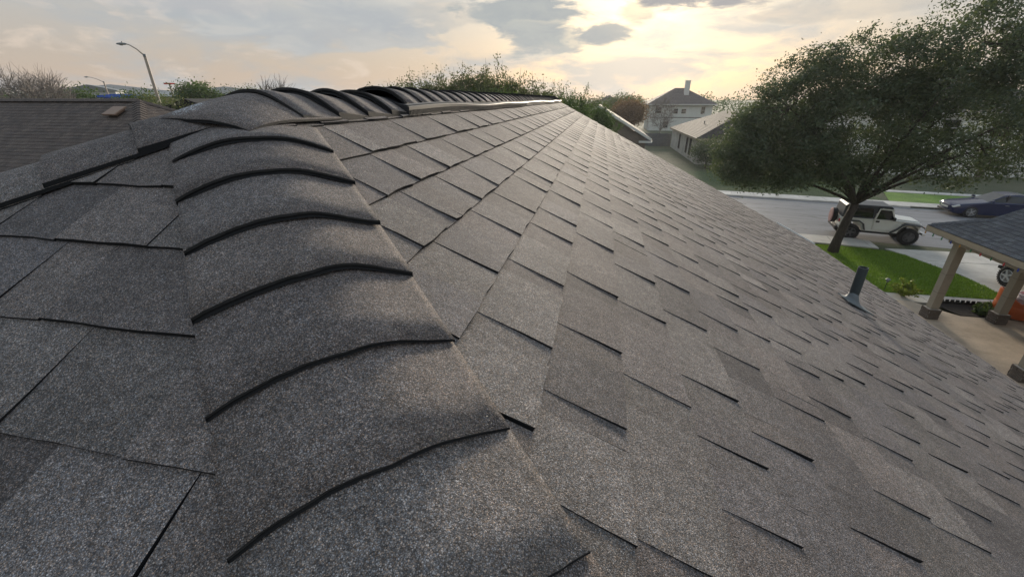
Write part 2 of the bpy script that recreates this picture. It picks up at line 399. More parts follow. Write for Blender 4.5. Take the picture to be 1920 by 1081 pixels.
TONES = [(.55, .545, .54), (.50, .495, .50), (.46, .445, .445), (.505, .485, .475), (.455, .455, .475), (.585, .58, .57), (.475, .455, .455), (.53, .525, .515), (.425, .42, .43)]
def self_raise(f): return getattr(f, 'raise_', .0072)
class ShingleField:
    """courses of laminated shingles on one roof plane.
    O: origin on the plane, U along the courses, V down the slope, N normal"""
    def __init__(s, O, U, V, lo, hi): s.O, s.U, s.V = Vector(O), Vector(U), Vector(V); s.N = Vector(U).cross(Vector(V)).normalized(); s.lo, s.hi = lo, hi; s.tabs = []
    def P(s, u, v, h): return s.O + s.U*u + s.V*v + s.N*h
    def course(s, vb, vt, breaks, lap=.018):
        """breaks: list of (u0, u1, raised)"""
        for u0, u1, up in breaks: s.tabs.append((u0, u1, vb, vt - lap, up, rng.choice(TONES)))
    def mesh(s, mb, t, rag):
        u0, u1, vb, vt, up, tone = t
        k = rng.uniform(.84, 1.15); tone = tuple(c*k for c in tone)
        hb = (self_raise(s) if up else .0036) + rng.uniform(-.0006, .0008) - .005; ht = -.0065; tone = tuple(c*(1.05 if up else .93) for c in tone)
        cl = lambda u, v: min(max(u, s.lo(v)), s.hi(v))
        n = max(2, min(6, int((u1-u0)/.04))) if rag else 1; m_ = 3 if rag else 1
        slant = rng.uniform(-.006, .006) if up else 0; G = []
        for j in range(m_+1):
            q = j/m_; v = vb + (vt-vb)*q; row = []
            for i in range(n+1):
                u = u0 + (u1-u0)*i/n + slant*(1-q); vv = v; h = hb + (ht-hb)*q
                if rag:
                    if i in (0, n): u += rng.uniform(-.0013, .0013)
                    if j == 0: vv += rng.uniform(-.0024, .0024)
                    h += rng.uniform(-.0005, .0005)*(1-q)
                row.append(s.P(cl(u, vv), vv, h))
            G.append(row)
        if (G[0][0]-G[0][-1]).length + (G[-1][0]-G[-1][-1]).length < .012: return None
        I = [mb.add(r) for r in G]; A, D = I[0], mb.add([r[0] - s.N*.008 for r in G]); E_ = mb.add([r[-1] - s.N*.008 for r in G]); F_ = mb.add([p - s.N*(hb+.009) for p in G[0]])
        for j in range(m_):
            for i in range(n): mb.face((I[j]+i, I[j]+i+1, I[j+1]+i+1, I[j+1]+i), 0, tone)
            mb.face((I[j], I[j+1], D+j+1, D+j), 1, tone); mb.face((I[j]+n, E_+j, E_+j+1, I[j+1]+n), 1, tone)
        for i in range(n): mb.face((F_+i, F_+i+1, A+i+1, A+i), 1, tone)
        return True
    def corners(s, t):
        u0, u1, vb, vt, up, _ = t; cl = lambda u, v: min(max(u, s.lo(v)), s.hi(v))
        return [s.P(cl(u0, vb), vb, 0), s.P(cl(u1, vb), vb, 0), s.P(cl(u1, vt), vt, 0), s.P(cl(u0, vt), vt, 0)]

def lay_fields(fields, parent, limit, mats, rest_name='shingle', min_area=0):
    ranked = sorted(((screen_area(f.corners(t)), i, j) for i, f in enumerate(fields) for j, t in enumerate(f.tabs)), reverse=True)
    own = {(i, j) for a, i, j in ranked[:limit] if a > min_area}
    rest = [MB() for _ in fields]
    for i, f in enumerate(fields):
        for j, t in enumerate(f.tabs):
            if (i, j) in own:
                mb = MB()
                if f.mesh(mb, t, True): mb.build('shingle', mats, parent, tone=True)
            else: f.mesh(rest[i], t, False)
    big = MB()
    for r in rest:
        n = len(big.v); big.v += r.v; big.f += [tuple(x+n for x in q) for q in r.f]; big.mi += r.mi; big.tone += r.tone
    if big.v:
        o = big.build('shingle', mats, parent, tone=True); o['kind'] = 'stuff'

def random_breaks(u0, u1, lo=.15, hi=.34):
    out = []; u = u0 - rng.uniform(0, .25)
    while u < u1:
        w = rng.uniform(lo, hi); k = rng.uniform(.38, .78); out += [(u, u+w*k, True), (u+w*k, u+w, False)]; u += w
    return out

# ------------------------------------------------------------------ the house we stand on
XR, YP, ZR = -.835, .936, CAMZ + .018          # ridge line x, front peak y, ridge height
RUN = 4.69; YEND = 7.95; EAVE_Z = ZR - RUN*.5
A_ = math.atan(.5); CA, SA = math.cos(A_), math.sin(A_)
house = thing('house', 'large roof of grey architectural shingles in the foreground', 'house', (XR, 3, 0))
roof = MB()
e = .018
pk, rg = (XR, YP, ZR-e), (XR, YEND, ZR-e)
er0, er1 = (XR+RUN, YP-RUN, EAVE_Z-e), (XR+RUN, YEND, EAVE_Z-e); el0, el1 = (XR-RUN, YP-RUN, EAVE_Z-e), (XR-RUN, YEND, EAVE_Z-e)
roof.poly([pk, er0, er1, rg]); roof.poly([pk, rg, el1, el0]); roof.poly([pk, el0, er0]); roof.poly([(x, y, z-.12) for x, y, z in (er0, er1, el1, el0)][::-1])
for a, b in ((er0, er1), (el0, el1), (er0, el0)):
    roof.quad(a, b, (b[0], b[1], b[2]-.12), (a[0], a[1], a[2]-.12))
roof = roof.build('roof', 'asphalt_edge', house, normals=False)
w = MB(); w.box((XR-RUN+.45, YP-RUN+.45, 0), (XR+RUN-.45, YEND-.3, EAVE_Z-.14))
w.poly([(XR-RUN+.45, YEND-.301, EAVE_Z-.14), (XR+RUN-.45, YEND-.301, EAVE_Z-.14), (XR, YEND-.301, ZR-.08)]); w.build('wall', 'brown_brick', house, normals=False)
tr = MB()
for sgn in (1, -1):
    a = Vector((XR, YEND, ZR)); b = Vector((XR+sgn*RUN, YEND, EAVE_Z))
    n = tr.add([a+Vector((0, .0, -.02)), b+Vector((0, 0, -.02)), b+Vector((0, 0, -.16)), a+Vector((0, 0, -.16)), a+Vector((0, .02, -.02)), b+Vector((0, .02, -.02)), b+Vector((0, .02, -.16)), a+Vector((0, .02, -.16))])
    for q in ((0, 1, 2, 3), (4, 5, 6, 7), (0, 1, 5, 4), (3, 2, 6, 7), (1, 2, 6, 5), (0, 3, 7, 4)): tr.face([n+i for i in q])
tr.build('rake_board', 'white_paint', house)
de = MB()
a = Vector((XR+RUN+.012, YEND+.02, EAVE_Z+.008)); up = Vector((-CA, 0, SA))
for L0, L1 in ((0, .78),):
    p, q = a + up*L0, a + up*L1
    for (dy, dz) in ((0, 0),):
        n = de.add([p, q, q+Vector((0, .035, .004)), p+Vector((0, .035, .004)), p+Vector((0, 0, -.02)), q+Vector((0, 0, -.02)), q+Vector((0, .035, -.05)), p+Vector((0, .035, -.05))])
        for f in ((0, 1, 2, 3), (4, 5, 6, 7), (0, 1, 5, 4), (3, 2, 6, 7), (1, 2, 6, 5), (0, 3, 7, 4)): de.face([n+i for i in f])
de.build('drip_edge', 'white_metal', house)

# measured joints, by course (front edge of each raised tab)
JA = {-3: [1.02, 1.10, 1.385, 1.72, 2.06, 2.31, 2.63], -2: [.824, 1.009, 1.228, 1.507, 1.822, 2.016, 2.448], -1: [.695, .891, .932, 1.106, 1.322, 1.597, 1.929], 0: [.50, .746, 1.008, 1.238, 1.56, 1.746, 2.083],
      1: [.40, .595, .852, 1.156, 1.34, 1.633, 1.853, 2.117], 2: [.325, .495, .697, .953, 1.292, 1.564, 1.782], 3: [.334, .647, .95, 1.2], 4: [.448, .582, .756, 1.05], 5: [.35, .685, .739, .985, 1.19],
      6: [.557, .65, .89, .951, 1.25], 7: [.716, 1.004, 1.171, 1.30], 8: [.45, .706, .946, 1.263], 9: [.55, .851, 1.084, 1.35], 10: [.70, 1.063, 1.282, 1.517], 11: [.62, 1.044, 1.246]}
FA = Vector((-.160, 0, CAMZ - .320)); VA = Vector((CA, 0, -SA))
vA = lambda k: -.0155 + (.1432 if k <= 0 else .1378)*k
xofv = lambda v: -.160 + v*CA
hipA = lambda v: YP - (xofv(v) - XR) + .06
VEAVE = (XR + RUN + .160)/CA
# U x V must point up: U = -y for this side
fA = ShingleField(FA, (0, 1, 0), VA, hipA, lambda v: YEND)
fA.N = Vector((SA, 0, CA))
k = -5
while True:
    vb, vt = vA(k), vA(k-1)
    if vb < -.78: k += 1; continue
    if vt > VEAVE: break
    vb = min(vb, VEAVE); js = JA.get(k); vt = max(vt, -.735)
    start = hipA(vb) - .3
    if js:
        br = []; rest0 = js[-1] + rng.uniform(.2, .3); js = js + [rest0]
        if js[0] > start: br.append((start, js[0], False))
        for a, b in zip(js, js[1:]):
            w_ = b - a
            if w_ < .1: br.append((a, b, True)); continue
            c = a + w_*rng.uniform(.45, .8); br += [(a, c, True), (c, b, False)]
        br += [(max(a, rest0), b, u) for a, b, u in random_breaks(rest0, YEND) if b > rest0]
    else: br = random_breaks(start, YEND)
    br = [(a, b, u) for a, b, u in br if b > hipA(vb) and a < YEND]
    fA.course(vb, vt, br); k += 1
FB = Vector((0, .180, CAMZ - .3605)); VB = Vector((0, -CA, -SA))
vB = lambda k: -.066 + .1425*k
yofv = lambda v: .180 - v*CA
loB = lambda v: XR - (YP - yofv(v)) + .06; hiB = lambda v: XR + (YP - yofv(v)) - .06
fB = ShingleField(FB, (1, 0, 0), VB, loB, hiB); fB.N = Vector((0, -SA, CA)); fB.raise_ = .0062
JB = {0: [-1.25, -.95, -.63, -.05], -1: [-1.3, -1.07, -.82, -.40], -2: [-1.2, -.988, -.667], -3: [-.9], 1: [-1.5, -1.02, -.70, -.36, 0.1]}
VBE = (RUN - YP + .180)/CA; VPK = (.180 - YP)/CA
for k in range(-6, 60):
    vb, vt = vB(k), vB(k-1)
    if yofv(vb) > YP - .03: continue
    if vt > VBE: break
    vb = min(vb, VBE); vt = max(vt, VPK + .03); L, Rr = loB(vb), hiB(vb)
    if k in JB:
        js = [L-.3] + [j for j in JB[k] if L-.3 < j] + [Rr+.3]; br = []
        for a, b in zip(js, js[1:]):
            c = b - (b-a)*rng.uniform(.5, .8); br += [(a, c, False), (c, b, True)]
    else: br = [(L+Rr-b, L+Rr-a, u) for a, b, u in random_breaks(L, Rr)]
    fB.course(vb, vt, [(a, b, u) for a, b, u in br if b > L and a < Rr])
FC = Vector((2*XR + .160, 0, CAMZ - .320)); VC = Vector((-CA, 0, -SA))
fC = ShingleField(FC, (0, 1, 0), VC, hipA, lambda v: YEND); fC.N = Vector((-SA, 0, CA))
for k in range(-5, 45):
    vb, vt = vA(k), vA(k-1)
    if vb < -.78: continue
    if vt > VEAVE: break
    fC.course(min(vb, VEAVE), max(vt, -.735), [b for b in random_breaks(hipA(vb)-.2, YEND) if b[1] > hipA(vb)])
lay_fields([fA, fB, fC], roof, 300, ['granule', 'asphalt_edge'])

# hip and ridge caps -------------------------------------------------
def smin(a, b, k):
    h = max(k - abs(a-b), 0)/k; return min(a, b) - h*h*k*.25
def surf(x, y, k=.055):
    return smin(smin(ZR - .5*(x-XR), ZR + .5*(x-XR), k), ZR + .5*(y-YP), k)
def cap_piece(name, plan, s0, s1, half, hf, hb, th, parent, mat='granule', tone=None, skew=0, k=.055, lift=0, rows=5, cols=20, crown=.006, side=.35, wob=.003, left_full=False, thin=0):
    """bent sheet: plan(s, off) gives xy; s0 is the exposed front edge"""
    mb = MB(); kk = rng.uniform(.95, 1.05); tone = tone or tuple(c*kk for c in rng.choice(TONES[:4]))
    ph = rng.uniform(0, 6.3); top = []; bot = []
    for i in range(rows+1):
        q = i/rows; s = s0 + (s1-s0)*q; rowt, rowb = [], []
        for j in range(cols+1):
            c = -1 + 2*j/cols; off = c*half
            ss = s
            if i == 0: ss += wob*math.sin(3.1*c + ph) + rng.uniform(-.0007, .0007)
            x, y = plan(ss, off)
            h = hf + (hb-hf)*q
            h *= 1 - side*(max(c, 0)**2.2 + (.9*max(-c, 0)**5 if left_full else max(-c, 0)**2.2))
            h += crown*(1-c*c) + lift*max(0, c)**3*(1-q)**2
            h += .0016*math.sin(5*c + ph*2)*(1-q)
            z = surf(x, y, k) + h
            t_ = th*(1-.45*q)*(1 - thin*min(max((c+.5)/1.2, 0), 1))
            rowt.append((x, y, z)); rowb.append((x, y, z - t_))
        top.append(mb.add(rowt)); bot.append(mb.add(rowb))
    for a, b in zip(top, top[1:]):
        for j in range(cols): mb.face((a+j, a+j+1, b+j+1, b+j), 0, tone)
    for a, b in zip(bot, bot[1:]):
        for j in range(cols): mb.face((a+j, b+j, b+j+1, a+j+1), 1, tone)
    # laminated front: upper ply, recessed seam, lower ply set back a little
    def mid(jf, back):
        out = []
        for j in range(cols+1):
            t, b, t2 = mb.v[top[0]+j], mb.v[bot[0]+j], mb.v[top[1]+j]
            p = [t[i] + (b[i]-t[i])*jf for i in range(3)]; d = Vector((t2[0]-t[0], t2[1]-t[1], t2[2]-t[2])).normalized()*(back + rng.uniform(-.0006, .0006))
            out.append((p[0]+d.x, p[1]+d.y, p[2]+d.z))
        return mb.add(out)
    rws = [top[0], mid(.42, .0004), mid(.50, .006), mid(.60, .0035), bot[0]]
    for w_i, (a, b) in enumerate(zip(rws, rws[1:])):
        for j in range(cols): mb.face((a+j, b+j, b+j+1, a+j+1), 2 if w_i == 0 else 1, tone)
    for j in (0, cols):
        for (t0, t1), (b0, b1) in zip(zip(top, top[1:]), zip(bot, bot[1:])): mb.face((t0+j, t1+j, b1+j, b0+j), 1, tone)
        mb.face([r+j for r in rws], 1, tone)
    o = mb.build(name, [mat, 'asphalt_edge', 'cap_ply'], parent, tone=True)
    me = o.data
    me.polygons.foreach_set('use_smooth', [p.material_index == 0 for p in me.polygons])
    return o
hs = 2/3
def near_hip(s, off):
    return XR + hs*s + abs(off)*(.596*1 if off > 0 else 0) + (abs(off)*-.745 if off < 0 else 0), YP - hs*s + (abs(off)*.745 if off > 0 else -abs(off)*.596)
def left_hip(s, off):   # mirrored about the ridge plane; off > 0 is the side of the front slope
    x, y = near_hip(s, -off); return 2*XR - x, y
fronts = [.262, .405, .560, .702, .853, 1.001, 1.150, 1.298]; s = 1.45
while s < RUN/hs - .02: fronts.append(s); s += .150 + rng.uniform(-.004, .004)
for i, s in enumerate(fronts):
    up_ = i < 4
    cap_piece('hip_cap', near_hip, s, max(s-.30, .10 if i == 0 else .0), .152 + rng.uniform(-.003, .003), (.018 if up_ else .0125) + rng.uniform(-.001, .002), -.006, (.0105 if up_ else .0075), roof, lift=(.006 if i in (1, 2) else .001), wob=.0025, left_full=True, k=.050, side=.42, crown=.0, thin=(.5 if i > 3 else .2))
s = .226; i = 0
while s < RUN/hs - .02:
    cap_piece('hip_cap', left_hip, s, max(s-.30, -.02), .148, .019, -.004, .0085, roof, k=.06, crown=.006, side=.2); s += .155
def ridge_plan(s, off): return XR + off, s
cap_piece('ridge_cap', ridge_plan, .785, 1.12, .146, .017, .008, .0060, roof, mat='granule_peak', k=.06, rows=8, crown=.003, side=.1, wob=.005)
for s in (.965, 1.115, 1.276, 1.432): cap_piece('ridge_cap', ridge_plan, s, s+.29, .140, .024 + rng.uniform(0, .004), -.012, .016, roof, k=.08, crown=.006, side=.25)

# ridge vent under its own caps
VS, VE = 1.557, YEND + .01
ny = 64
def vent_row(y):
    wv = .006*math.sin(y*2.1 + .6) + .004*math.sin(y*5.3); lift = .003*math.sin(y*3.7+1)
    hw = .150 + wv; pr = []
    for sg in (-1, 1):
        z0 = ZR - .5*hw; q = [(sg*hw, z0 + .001), (sg*hw, z0 + .029 + lift), (sg*(hw-.004), z0 + .032 + lift), (sg*(hw-.017), z0 + .036 + lift)]
        pr.append(q)
    ctr = [(XR + .125*c, surf(XR + .125*c, 3, .10) + .018) for c in (-.8, -.4, 0, .4, .8)]
    return [(XR+x, y, z) for x, z in pr[0]] + [(x, y, z) for x, z in ctr] + [(XR+x, y, z) for x, z in reversed(pr[1])]
vb_ = MB(); fl = MB(); prev = None; fprev = None
for i in range(ny+1):
    y = VS + (VE-VS)*i/ny; r = vent_row(y); n = vb_.add(r); K = len(r)
    fr = [(x, yy, z+.0025) for x, yy, z in (r[2], r[3], r[-4], r[-3])]; fn = fl.add(fr)
    if prev is not None:
        for j in range(K-1): vb_.face((prev+j, prev+j+1, n+j+1, n+j))
        fl.face((fprev, fprev+1, fn+1, fn)); fl.face((fprev+2, fprev+3, fn+3, fn+2))
    else:
        vb_.face([n+j for j in range(K)])
    prev, fprev = n, fn
vb_.face([prev+j for j in reversed(range(len(r)))])
vent = vb_.build('ridge_vent', 'vent_plastic', roof, smooth=False)
tag(vent, 'black plastic ridge vent under the ridge caps')
fl.build('vent_flange', 'vent_flange', roof)
# slots moulded in the vent's edge
sm = MB()
y = VS + .01
while y < 4.2:
    hw = .150 + .006*math.sin(y*2.1 + .6) + .004*math.sin(y*5.3); z0 = ZR - .5*hw
    sm.box((XR+hw-.001, y, z0+.004), (XR+hw+.0012, y+.006, z0+.020)); y += .013
sm.build('vent_slots', 'asphalt_edge', roof)
y = VS + .03
while y < VE - .1:
    cap_piece('ridge_cap', ridge_plan, y, y+.28, .128, .038 + rng.uniform(0, .004), .022, .013, roof, k=.10, crown=.012, side=.12, cols=10, rows=3); y += .149 + rng.uniform(-.004, .004)

# plumbing vent and its flashing
PV = Vector((1.843, 3.10, CAMZ - 1.318))
pv = MB(); ax = Vector((.0, .0, 1))
pv.lathe([(.030, -.06), (.030, .265), (.0295, .268), (.025, .268), (.025, .15)], PV, seg=20); pipe = pv.build('vent_pipe', 'pipe_grey', roof, smooth='auto')
fm = MB(); ring = []
nA_ = Vector((SA, 0, CA)); tA = Vector((CA, 0, -SA)); sA = Vector((0, 1, 0))
def fl_ring(r, up, h, sx=1.0):
    return fm.add([PV + nA_*h + tA*(r*sx*math.cos(2*math.pi*k/24)) + sA*(r*math.sin(2*math.pi*k/24)) + Vector((0, 0, up)) for k in range(24)])
rs = [fl_ring(.070, 0, .010, 1.2), fl_ring(.066, 0, .014, 1.15), fl_ring(.052, .010, .012, 1.05), fl_ring(.040, .035, .008), fl_ring(.033, .070, .004), fl_ring(.030, .072, .004)]
for a, b in zip(rs, rs[1:]):
    for k in range(24): j = (k+1) % 24; fm.face((a+k, a+j, b+j, b+k))
fm.build('pipe_flashing', 'flashing', roof, smooth=True)
bm_ = MB()
c = [PV + tA*a + sA*b + nA_*.0115 for a, b in ((-.07, -.075), (.13, -.075), (.13, .075), (-.07, .075))]
bm_.poly(c); bm_.poly([p - nA_*.008 for p in c][::-1])
for i in range(4): j = (i+1) % 4; bm_.quad(c[i], c[j], c[j]-nA_*.008, c[i]-nA_*.008)
bm_.build('flashing_plate', 'flashing', roof)
local(house)

# ------------------------------------------------------------------ ground, street, pavements
def sheet(name, pts, z, mat, kind='structure', parent=None, th=0):
    mb = MB(); mb.poly([(x, y, z) for x, y in pts])
    if th:
        for (a, b) in zip(pts, pts[1:] + pts[:1]): mb.quad((*a, z), (*b, z), (*b, z-th), (*a, z-th))
    o = mb.build(name, mat, parent, normals=False)
    if kind and not parent: o['kind'] = kind
    return o
sheet('ground', [(-2500, -2500), (2500, -2500), (2500, 2500), (-2500, 2500)], 0, 'field_grass')
sd = Vector((math.cos(R(-9)), math.sin(R(-9)), 0)); sn_ = Vector((-sd.y, sd.x, 0))
K0 = Vector((11.0, 24.05, 0))           # a point on the near kerb line
def st(a, b): p = K0 + sd*a + sn_*b; return (p.x, p.y)
sheet('street', [st(-70, 0), st(70, 0), st(70, 9.6), st(-70, 9.6)], .004, 'road_asphalt')
def kerb(name, a0, a1, b, w):
    mb = MB(); a = a0
    p = [(*st(a0, b), 0), (*st(a1, b), 0), (*st(a1, b+w), 0), (*st(a0, b+w), 0)]
    n = mb.add([(x, y, .0) for x, y, z in p] + [(x, y, .11) for x, y, z in p])
    for q in ((4, 5, 6, 7), (0, 1, 5, 4), (1, 2, 6, 5), (2, 3, 7, 6), (3, 0, 4, 7)): mb.face([n+i for i in q])
    return tag(mb.build(name, 'concrete', bevel=.015), kind='structure')
kerb('kerb', -70, 2.3, -.16, .155); kerb('kerb', 9.6, 70, -.16, .155); kerb('kerb', -70, 8.2, 9.605, .16); kerb('kerb', 13.5, 70, 9.605, .16)
# pavements: every slab is its own piece
def slabs(name, frame, a0, a1, b0, b1, step, z, mat='concrete', gap=.012):
    root = MB(); root.poly([(*frame(a0, b0), z-.03), (*frame(a1, b0), z-.03), (*frame(a1, b1), z-.03), (*frame(a0, b1), z-.03)])
    ro = tag(root.build(name, 'soil', normals=False), kind='structure'); a = a0
    while a < a1 - .05:
        e_ = min(a+step, a1); mb = MB(); dz = rng.uniform(-.004, .006)
        q = [frame(a+gap, b0), frame(e_-gap, b0), frame(e_-gap, b1), frame(a+gap, b1)]
        n = mb.add([(x, y, z+dz) for x, y in q] + [(x, y, z-.06) for x, y in q])
        for f in ((0, 1, 2, 3), (0, 4, 5, 1), (1, 5, 6, 2), (2, 6, 7, 3), (3, 7, 4, 0)): mb.face([n+i for i in f])
        mb.build('slab', mat, ro); a = e_
    return ro
slabs('pavement', st, -14, 2.8, -1.45, -.165, 1.5, .11)
slabs('pavement', st, -22, 34, 9.77, 11.1, 1.5, .11)
ident = lambda a, b: (a, b)
# driveway towards the street, in bays
dw = lambda a, b: (14.75 + b + .085*(a-16.4)*-1*(0 if a < 19 else 0), a)
slabs('driveway', lambda a, b: (14.95 + b, a), 7.0, 19.2, 0, 5.2, 2.1, .045)
slabs('driveway', lambda a, b: (14.95 + b - (a-19.2)*.33*(1-b/6.2), a), 19.2, 22.4, 0, 6.2, 1.62, .047)
slabs('path', ident, 8.6, 14.3, 15.9, 16.62, 1.1, .06)
sheet('porch_floor', [(4.6, 4.0), (14.6, 4.0), (14.6, 14.86), (12.1, 14.86), (11.6, 15.35), (11.25, 15.86), (4.6, 15.86)], .10, 'porch_concrete', th=.1)
# lawn with blades
lawn_pts = [(4.5, 23.4), (11.0, 22.35), (12.95, 22.15), (13.85, 21.85), (14.2, 21.4), (14.42, 20.45), (14.62, 19.8), (14.80, 19.2), (14.92, 18.3), (14.93, 16.64), (4.5, 16.64)]
sheet('lawn', lawn_pts, .05, 'lawn_grass')
def inside(x, y, pts):
    c = False; n = len(pts)
    for i in range(n):
        x0, y0 = pts[i]; x1, y1 = pts[i-1]
        if (y0 > y) != (y1 > y) and x < (x1-x0)*(y-y0)/(y1-y0) + x0: c = not c
    return c
def np_mesh(name, V, F, mat, tone, parent=None, smooth=False):
    me = bpy.data.meshes.new(name); me.vertices.add(len(V)); me.vertices.foreach_set('co', V.astype(np.float32).ravel())
    k = F.shape[1]; me.loops.add(F.size); me.loops.foreach_set('vertex_index', F.astype(np.int32).ravel())
    me.polygons.add(len(F)); me.polygons.foreach_set('loop_start', np.arange(0, F.size, k, dtype=np.int32)); me.update()
    at = me.color_attributes.new('tone', 'FLOAT_COLOR', 'CORNER')
    arr = np.ones((len(F), k, 4), np.float32); arr[:, :, :3] = tone[:, None, None]; at.data.foreach_set('color', arr.ravel())
    me.materials.append(M[mat]); me.validate()
    o = bpy.data.objects.new(name, me); COL.objects.link(o)
    if parent: o.parent = parent
    return o
def blades(name, pts, n, h, z, label):
    xs = [p[0] for p in pts]; ys = [p[1] for p in pts]; P = []
    while len(P) < n:
        x, y = rng.uniform(max(min(xs), 9.2), max(xs)), rng.uniform(min(ys), max(ys))
        if inside(x, y, pts): P.append((x, y, z))
    P = np.array(P); a = nr.uniform(0, 6.28, n); w = nr.uniform(.008, .018, n); hh = h*nr.uniform(.5, 1.3, n); lean = nr.normal(0, .5, (n, 2))*hh[:, None]
    d = np.stack([np.cos(a), np.sin(a), 0*a], 1)*w[:, None]
    V = np.stack([P-d, P+d, P + np.concatenate([lean, hh[:, None]], 1)], 1).reshape(-1, 3)
    o = np_mesh(name, V, np.arange(3*n).reshape(n, 3), 'blade', np.clip(nr.normal(.45, .25, n), 0, 1))
    return tag(o, label, 'grass', kind='stuff')
blades('grass', lawn_pts, 42000, .065, .05, 'short green lawn between the driveway and the pavement')
far_lawn = [st(-16, 11.1), st(7.5, 11.1), st(6.8, 20), st(-16, 22)]; sheet('lawn', far_lawn, .05, 'shaded_grass')
far_lawn2 = [st(7.6, 11.1), st(20, 11.1), st(21, 15.0), st(8.6, 15.2)]; sheet('lawn', far_lawn2, .056, 'lawn_grass')
slabs('path', st, 8, 26, 15.3, 16.2, 2.0, .07)
# flower bed with scalloped edging
bed = [(12.15, 14.90), (13.55, 14.90), (13.9, 15.88), (11.95, 15.88), (11.85, 15.55)]
sheet('flower_bed', bed, .108, 'mulch')
eg = thing('bed_edging', 'black scalloped plastic edging round the mulched flower bed', 'edging', (12.9, 15.8, 0))
for i in range(13):
    mb = MB(); x = 11.95 + i*.155; mb.box((x, 15.84, .05), (x+.10, 15.88, .26)); mb.box((x+.102, 15.845, .05), (x+.153, 15.875, .19)); mb.build('edging_block', 'black_trim', eg, bevel=.01)
local(eg)

# ------------------------------------------------------------------ plants
def leaves(C, spread, n, size, mat, name, parent, elong=2.2, droop=None, tone=(.45, .25)):
    """n leaf quads scattered round each of the points C"""
    C = np.repeat(np.asarray(C), n, 0); N = len(C)
    off = nr.normal(0, 1, (N, 3))*spread
    P = C + off
    d = nr.normal(0, 1, (N, 3)); 
    if droop is not None: d += np.asarray(droop)
    d /= np.linalg.norm(d, axis=1)[:, None]
    r = nr.normal(0, 1, (N, 3)); s = np.cross(d, r); s /= np.linalg.norm(s, axis=1)[:, None]
    L = size*nr.uniform(.6, 1.35, N)[:, None]; d = d*L*.5; s = s*L*.5/elong
    V = np.stack([P-d, P+s, P+d, P-s], 1).reshape(-1, 3)
    t = np.clip(nr.normal(tone[0], tone[1], N), 0, 1)
    return np_mesh(name, V, np.arange(4*N).reshape(N, 4), mat, t, parent)
def bez(p, q, sag, n=6):
    p, q = Vector(p), Vector(q); m = (p+q)*.5 + Vector(sag); return [p*(1-t)**2 + m*2*t*(1-t) + q*t*t for t in [i/n for i in range(n+1)]]
def tree(name, label, base, h_fork, r0, ells, ncl, nl, size, spread, mat, lean=(0, 0), tone=(.45, .25), nlimb=8, fan=0, droop=None, group=None, bark='bark', bare=0, elong=2.2):
    """ells: ellipsoids (cx,cy,cz,rx,ry,rz,weight) relative to the base; crown clumps sit mostly in the outer shell"""
    t = thing(name, label, 'tree', base, 0, group); B = Vector(base)
    fork = B + Vector((lean[0], lean[1], h_fork))
    tr = MB(); path = [B + Vector((0, 0, -.1)), B + Vector((lean[0]*.15, lean[1]*.15, h_fork*.25)), B + Vector((lean[0]*.55, lean[1]*.55, h_fork*.65)), fork]
    tr.tube(path, [r0*1.35, r0*1.02, r0*.9, r0*.85], 10)
    W = np.array([e[6] for e in ells]); W = W/W.sum(); C = []
    for i in nr.choice(len(ells), ncl, p=W):
        e = ells[i]; d = nr.normal(0, 1, 3); d /= np.linalg.norm(d); r = nr.uniform(.25, 1)**.45
        C.append((B.x + e[0] + d[0]*e[3]*r, B.y + e[1] + d[1]*e[4]*r, B.z + e[2] + d[2]*e[5]*r))
    C = np.array(C); C = C[C[:, 2] > B.z + .6]
    # limbs to spread-out targets, then a twig from the nearest limb point to every clump
    idx = [int(nr.integers(len(C)))]
    while len(idx) < nlimb:
        dm = np.min(np.linalg.norm(C[:, None] - C[idx][None], axis=2), axis=1); idx.append(int(np.argmax(dm)))
    nodes = []
    for i in idx:
        q = fork.lerp(Vector(C[i]), .82); pts = bez(fork, q, (0, 0, (q-fork).length*.14), 7)
        rr = r0*rng.uniform(.28, .46); tr.tube(pts, [rr*(1-.82*j/7) + .006 for j in range(8)], 7); nodes += [(p, rr*(1-.82*j/7)) for j, p in enumerate(pts) if j > 1]
    tr.build('trunk', bark, t, smooth=True)
    NP = np.array([tuple(p) for p, r in nodes]); tw = MB()
    for c in C[:min(len(C), 420)]:
        k = int(np.argmin(np.linalg.norm(NP - c, axis=1))); p = nodes[k][0]
        pts = bez(p, c, (0, 0, .08*np.linalg.norm(NP[k]-c)), 3); r = min(nodes[k][1]*.6, .035) + .004
        tw.tube(pts, [r, r*.75, r*.5, r*.2], 4, cap=False)
        for _ in range(fan):
            d = (Vector(c)-p).normalized()*.6 + Vector((rng.gauss(0, .5), rng.gauss(0, .5), rng.gauss(.45, .4))); L = rng.uniform(.5, 1.1)
            tw.tube([Vector(c), Vector(c)+d*L*.5+Vector((0, 0, .05)), Vector(c)+d*L], [.022, .016, .008], 3, cap=False)
    tw.build('branches', bark, t, normals=False)['kind'] = 'stuff'
    keep = C[nr.uniform(0, 1, len(C)) > bare]
    if nl: leaves(keep, spread, nl, size, mat, 'crown', t, tone=tone, droop=droop, elong=elong)
    local(t); return t, C
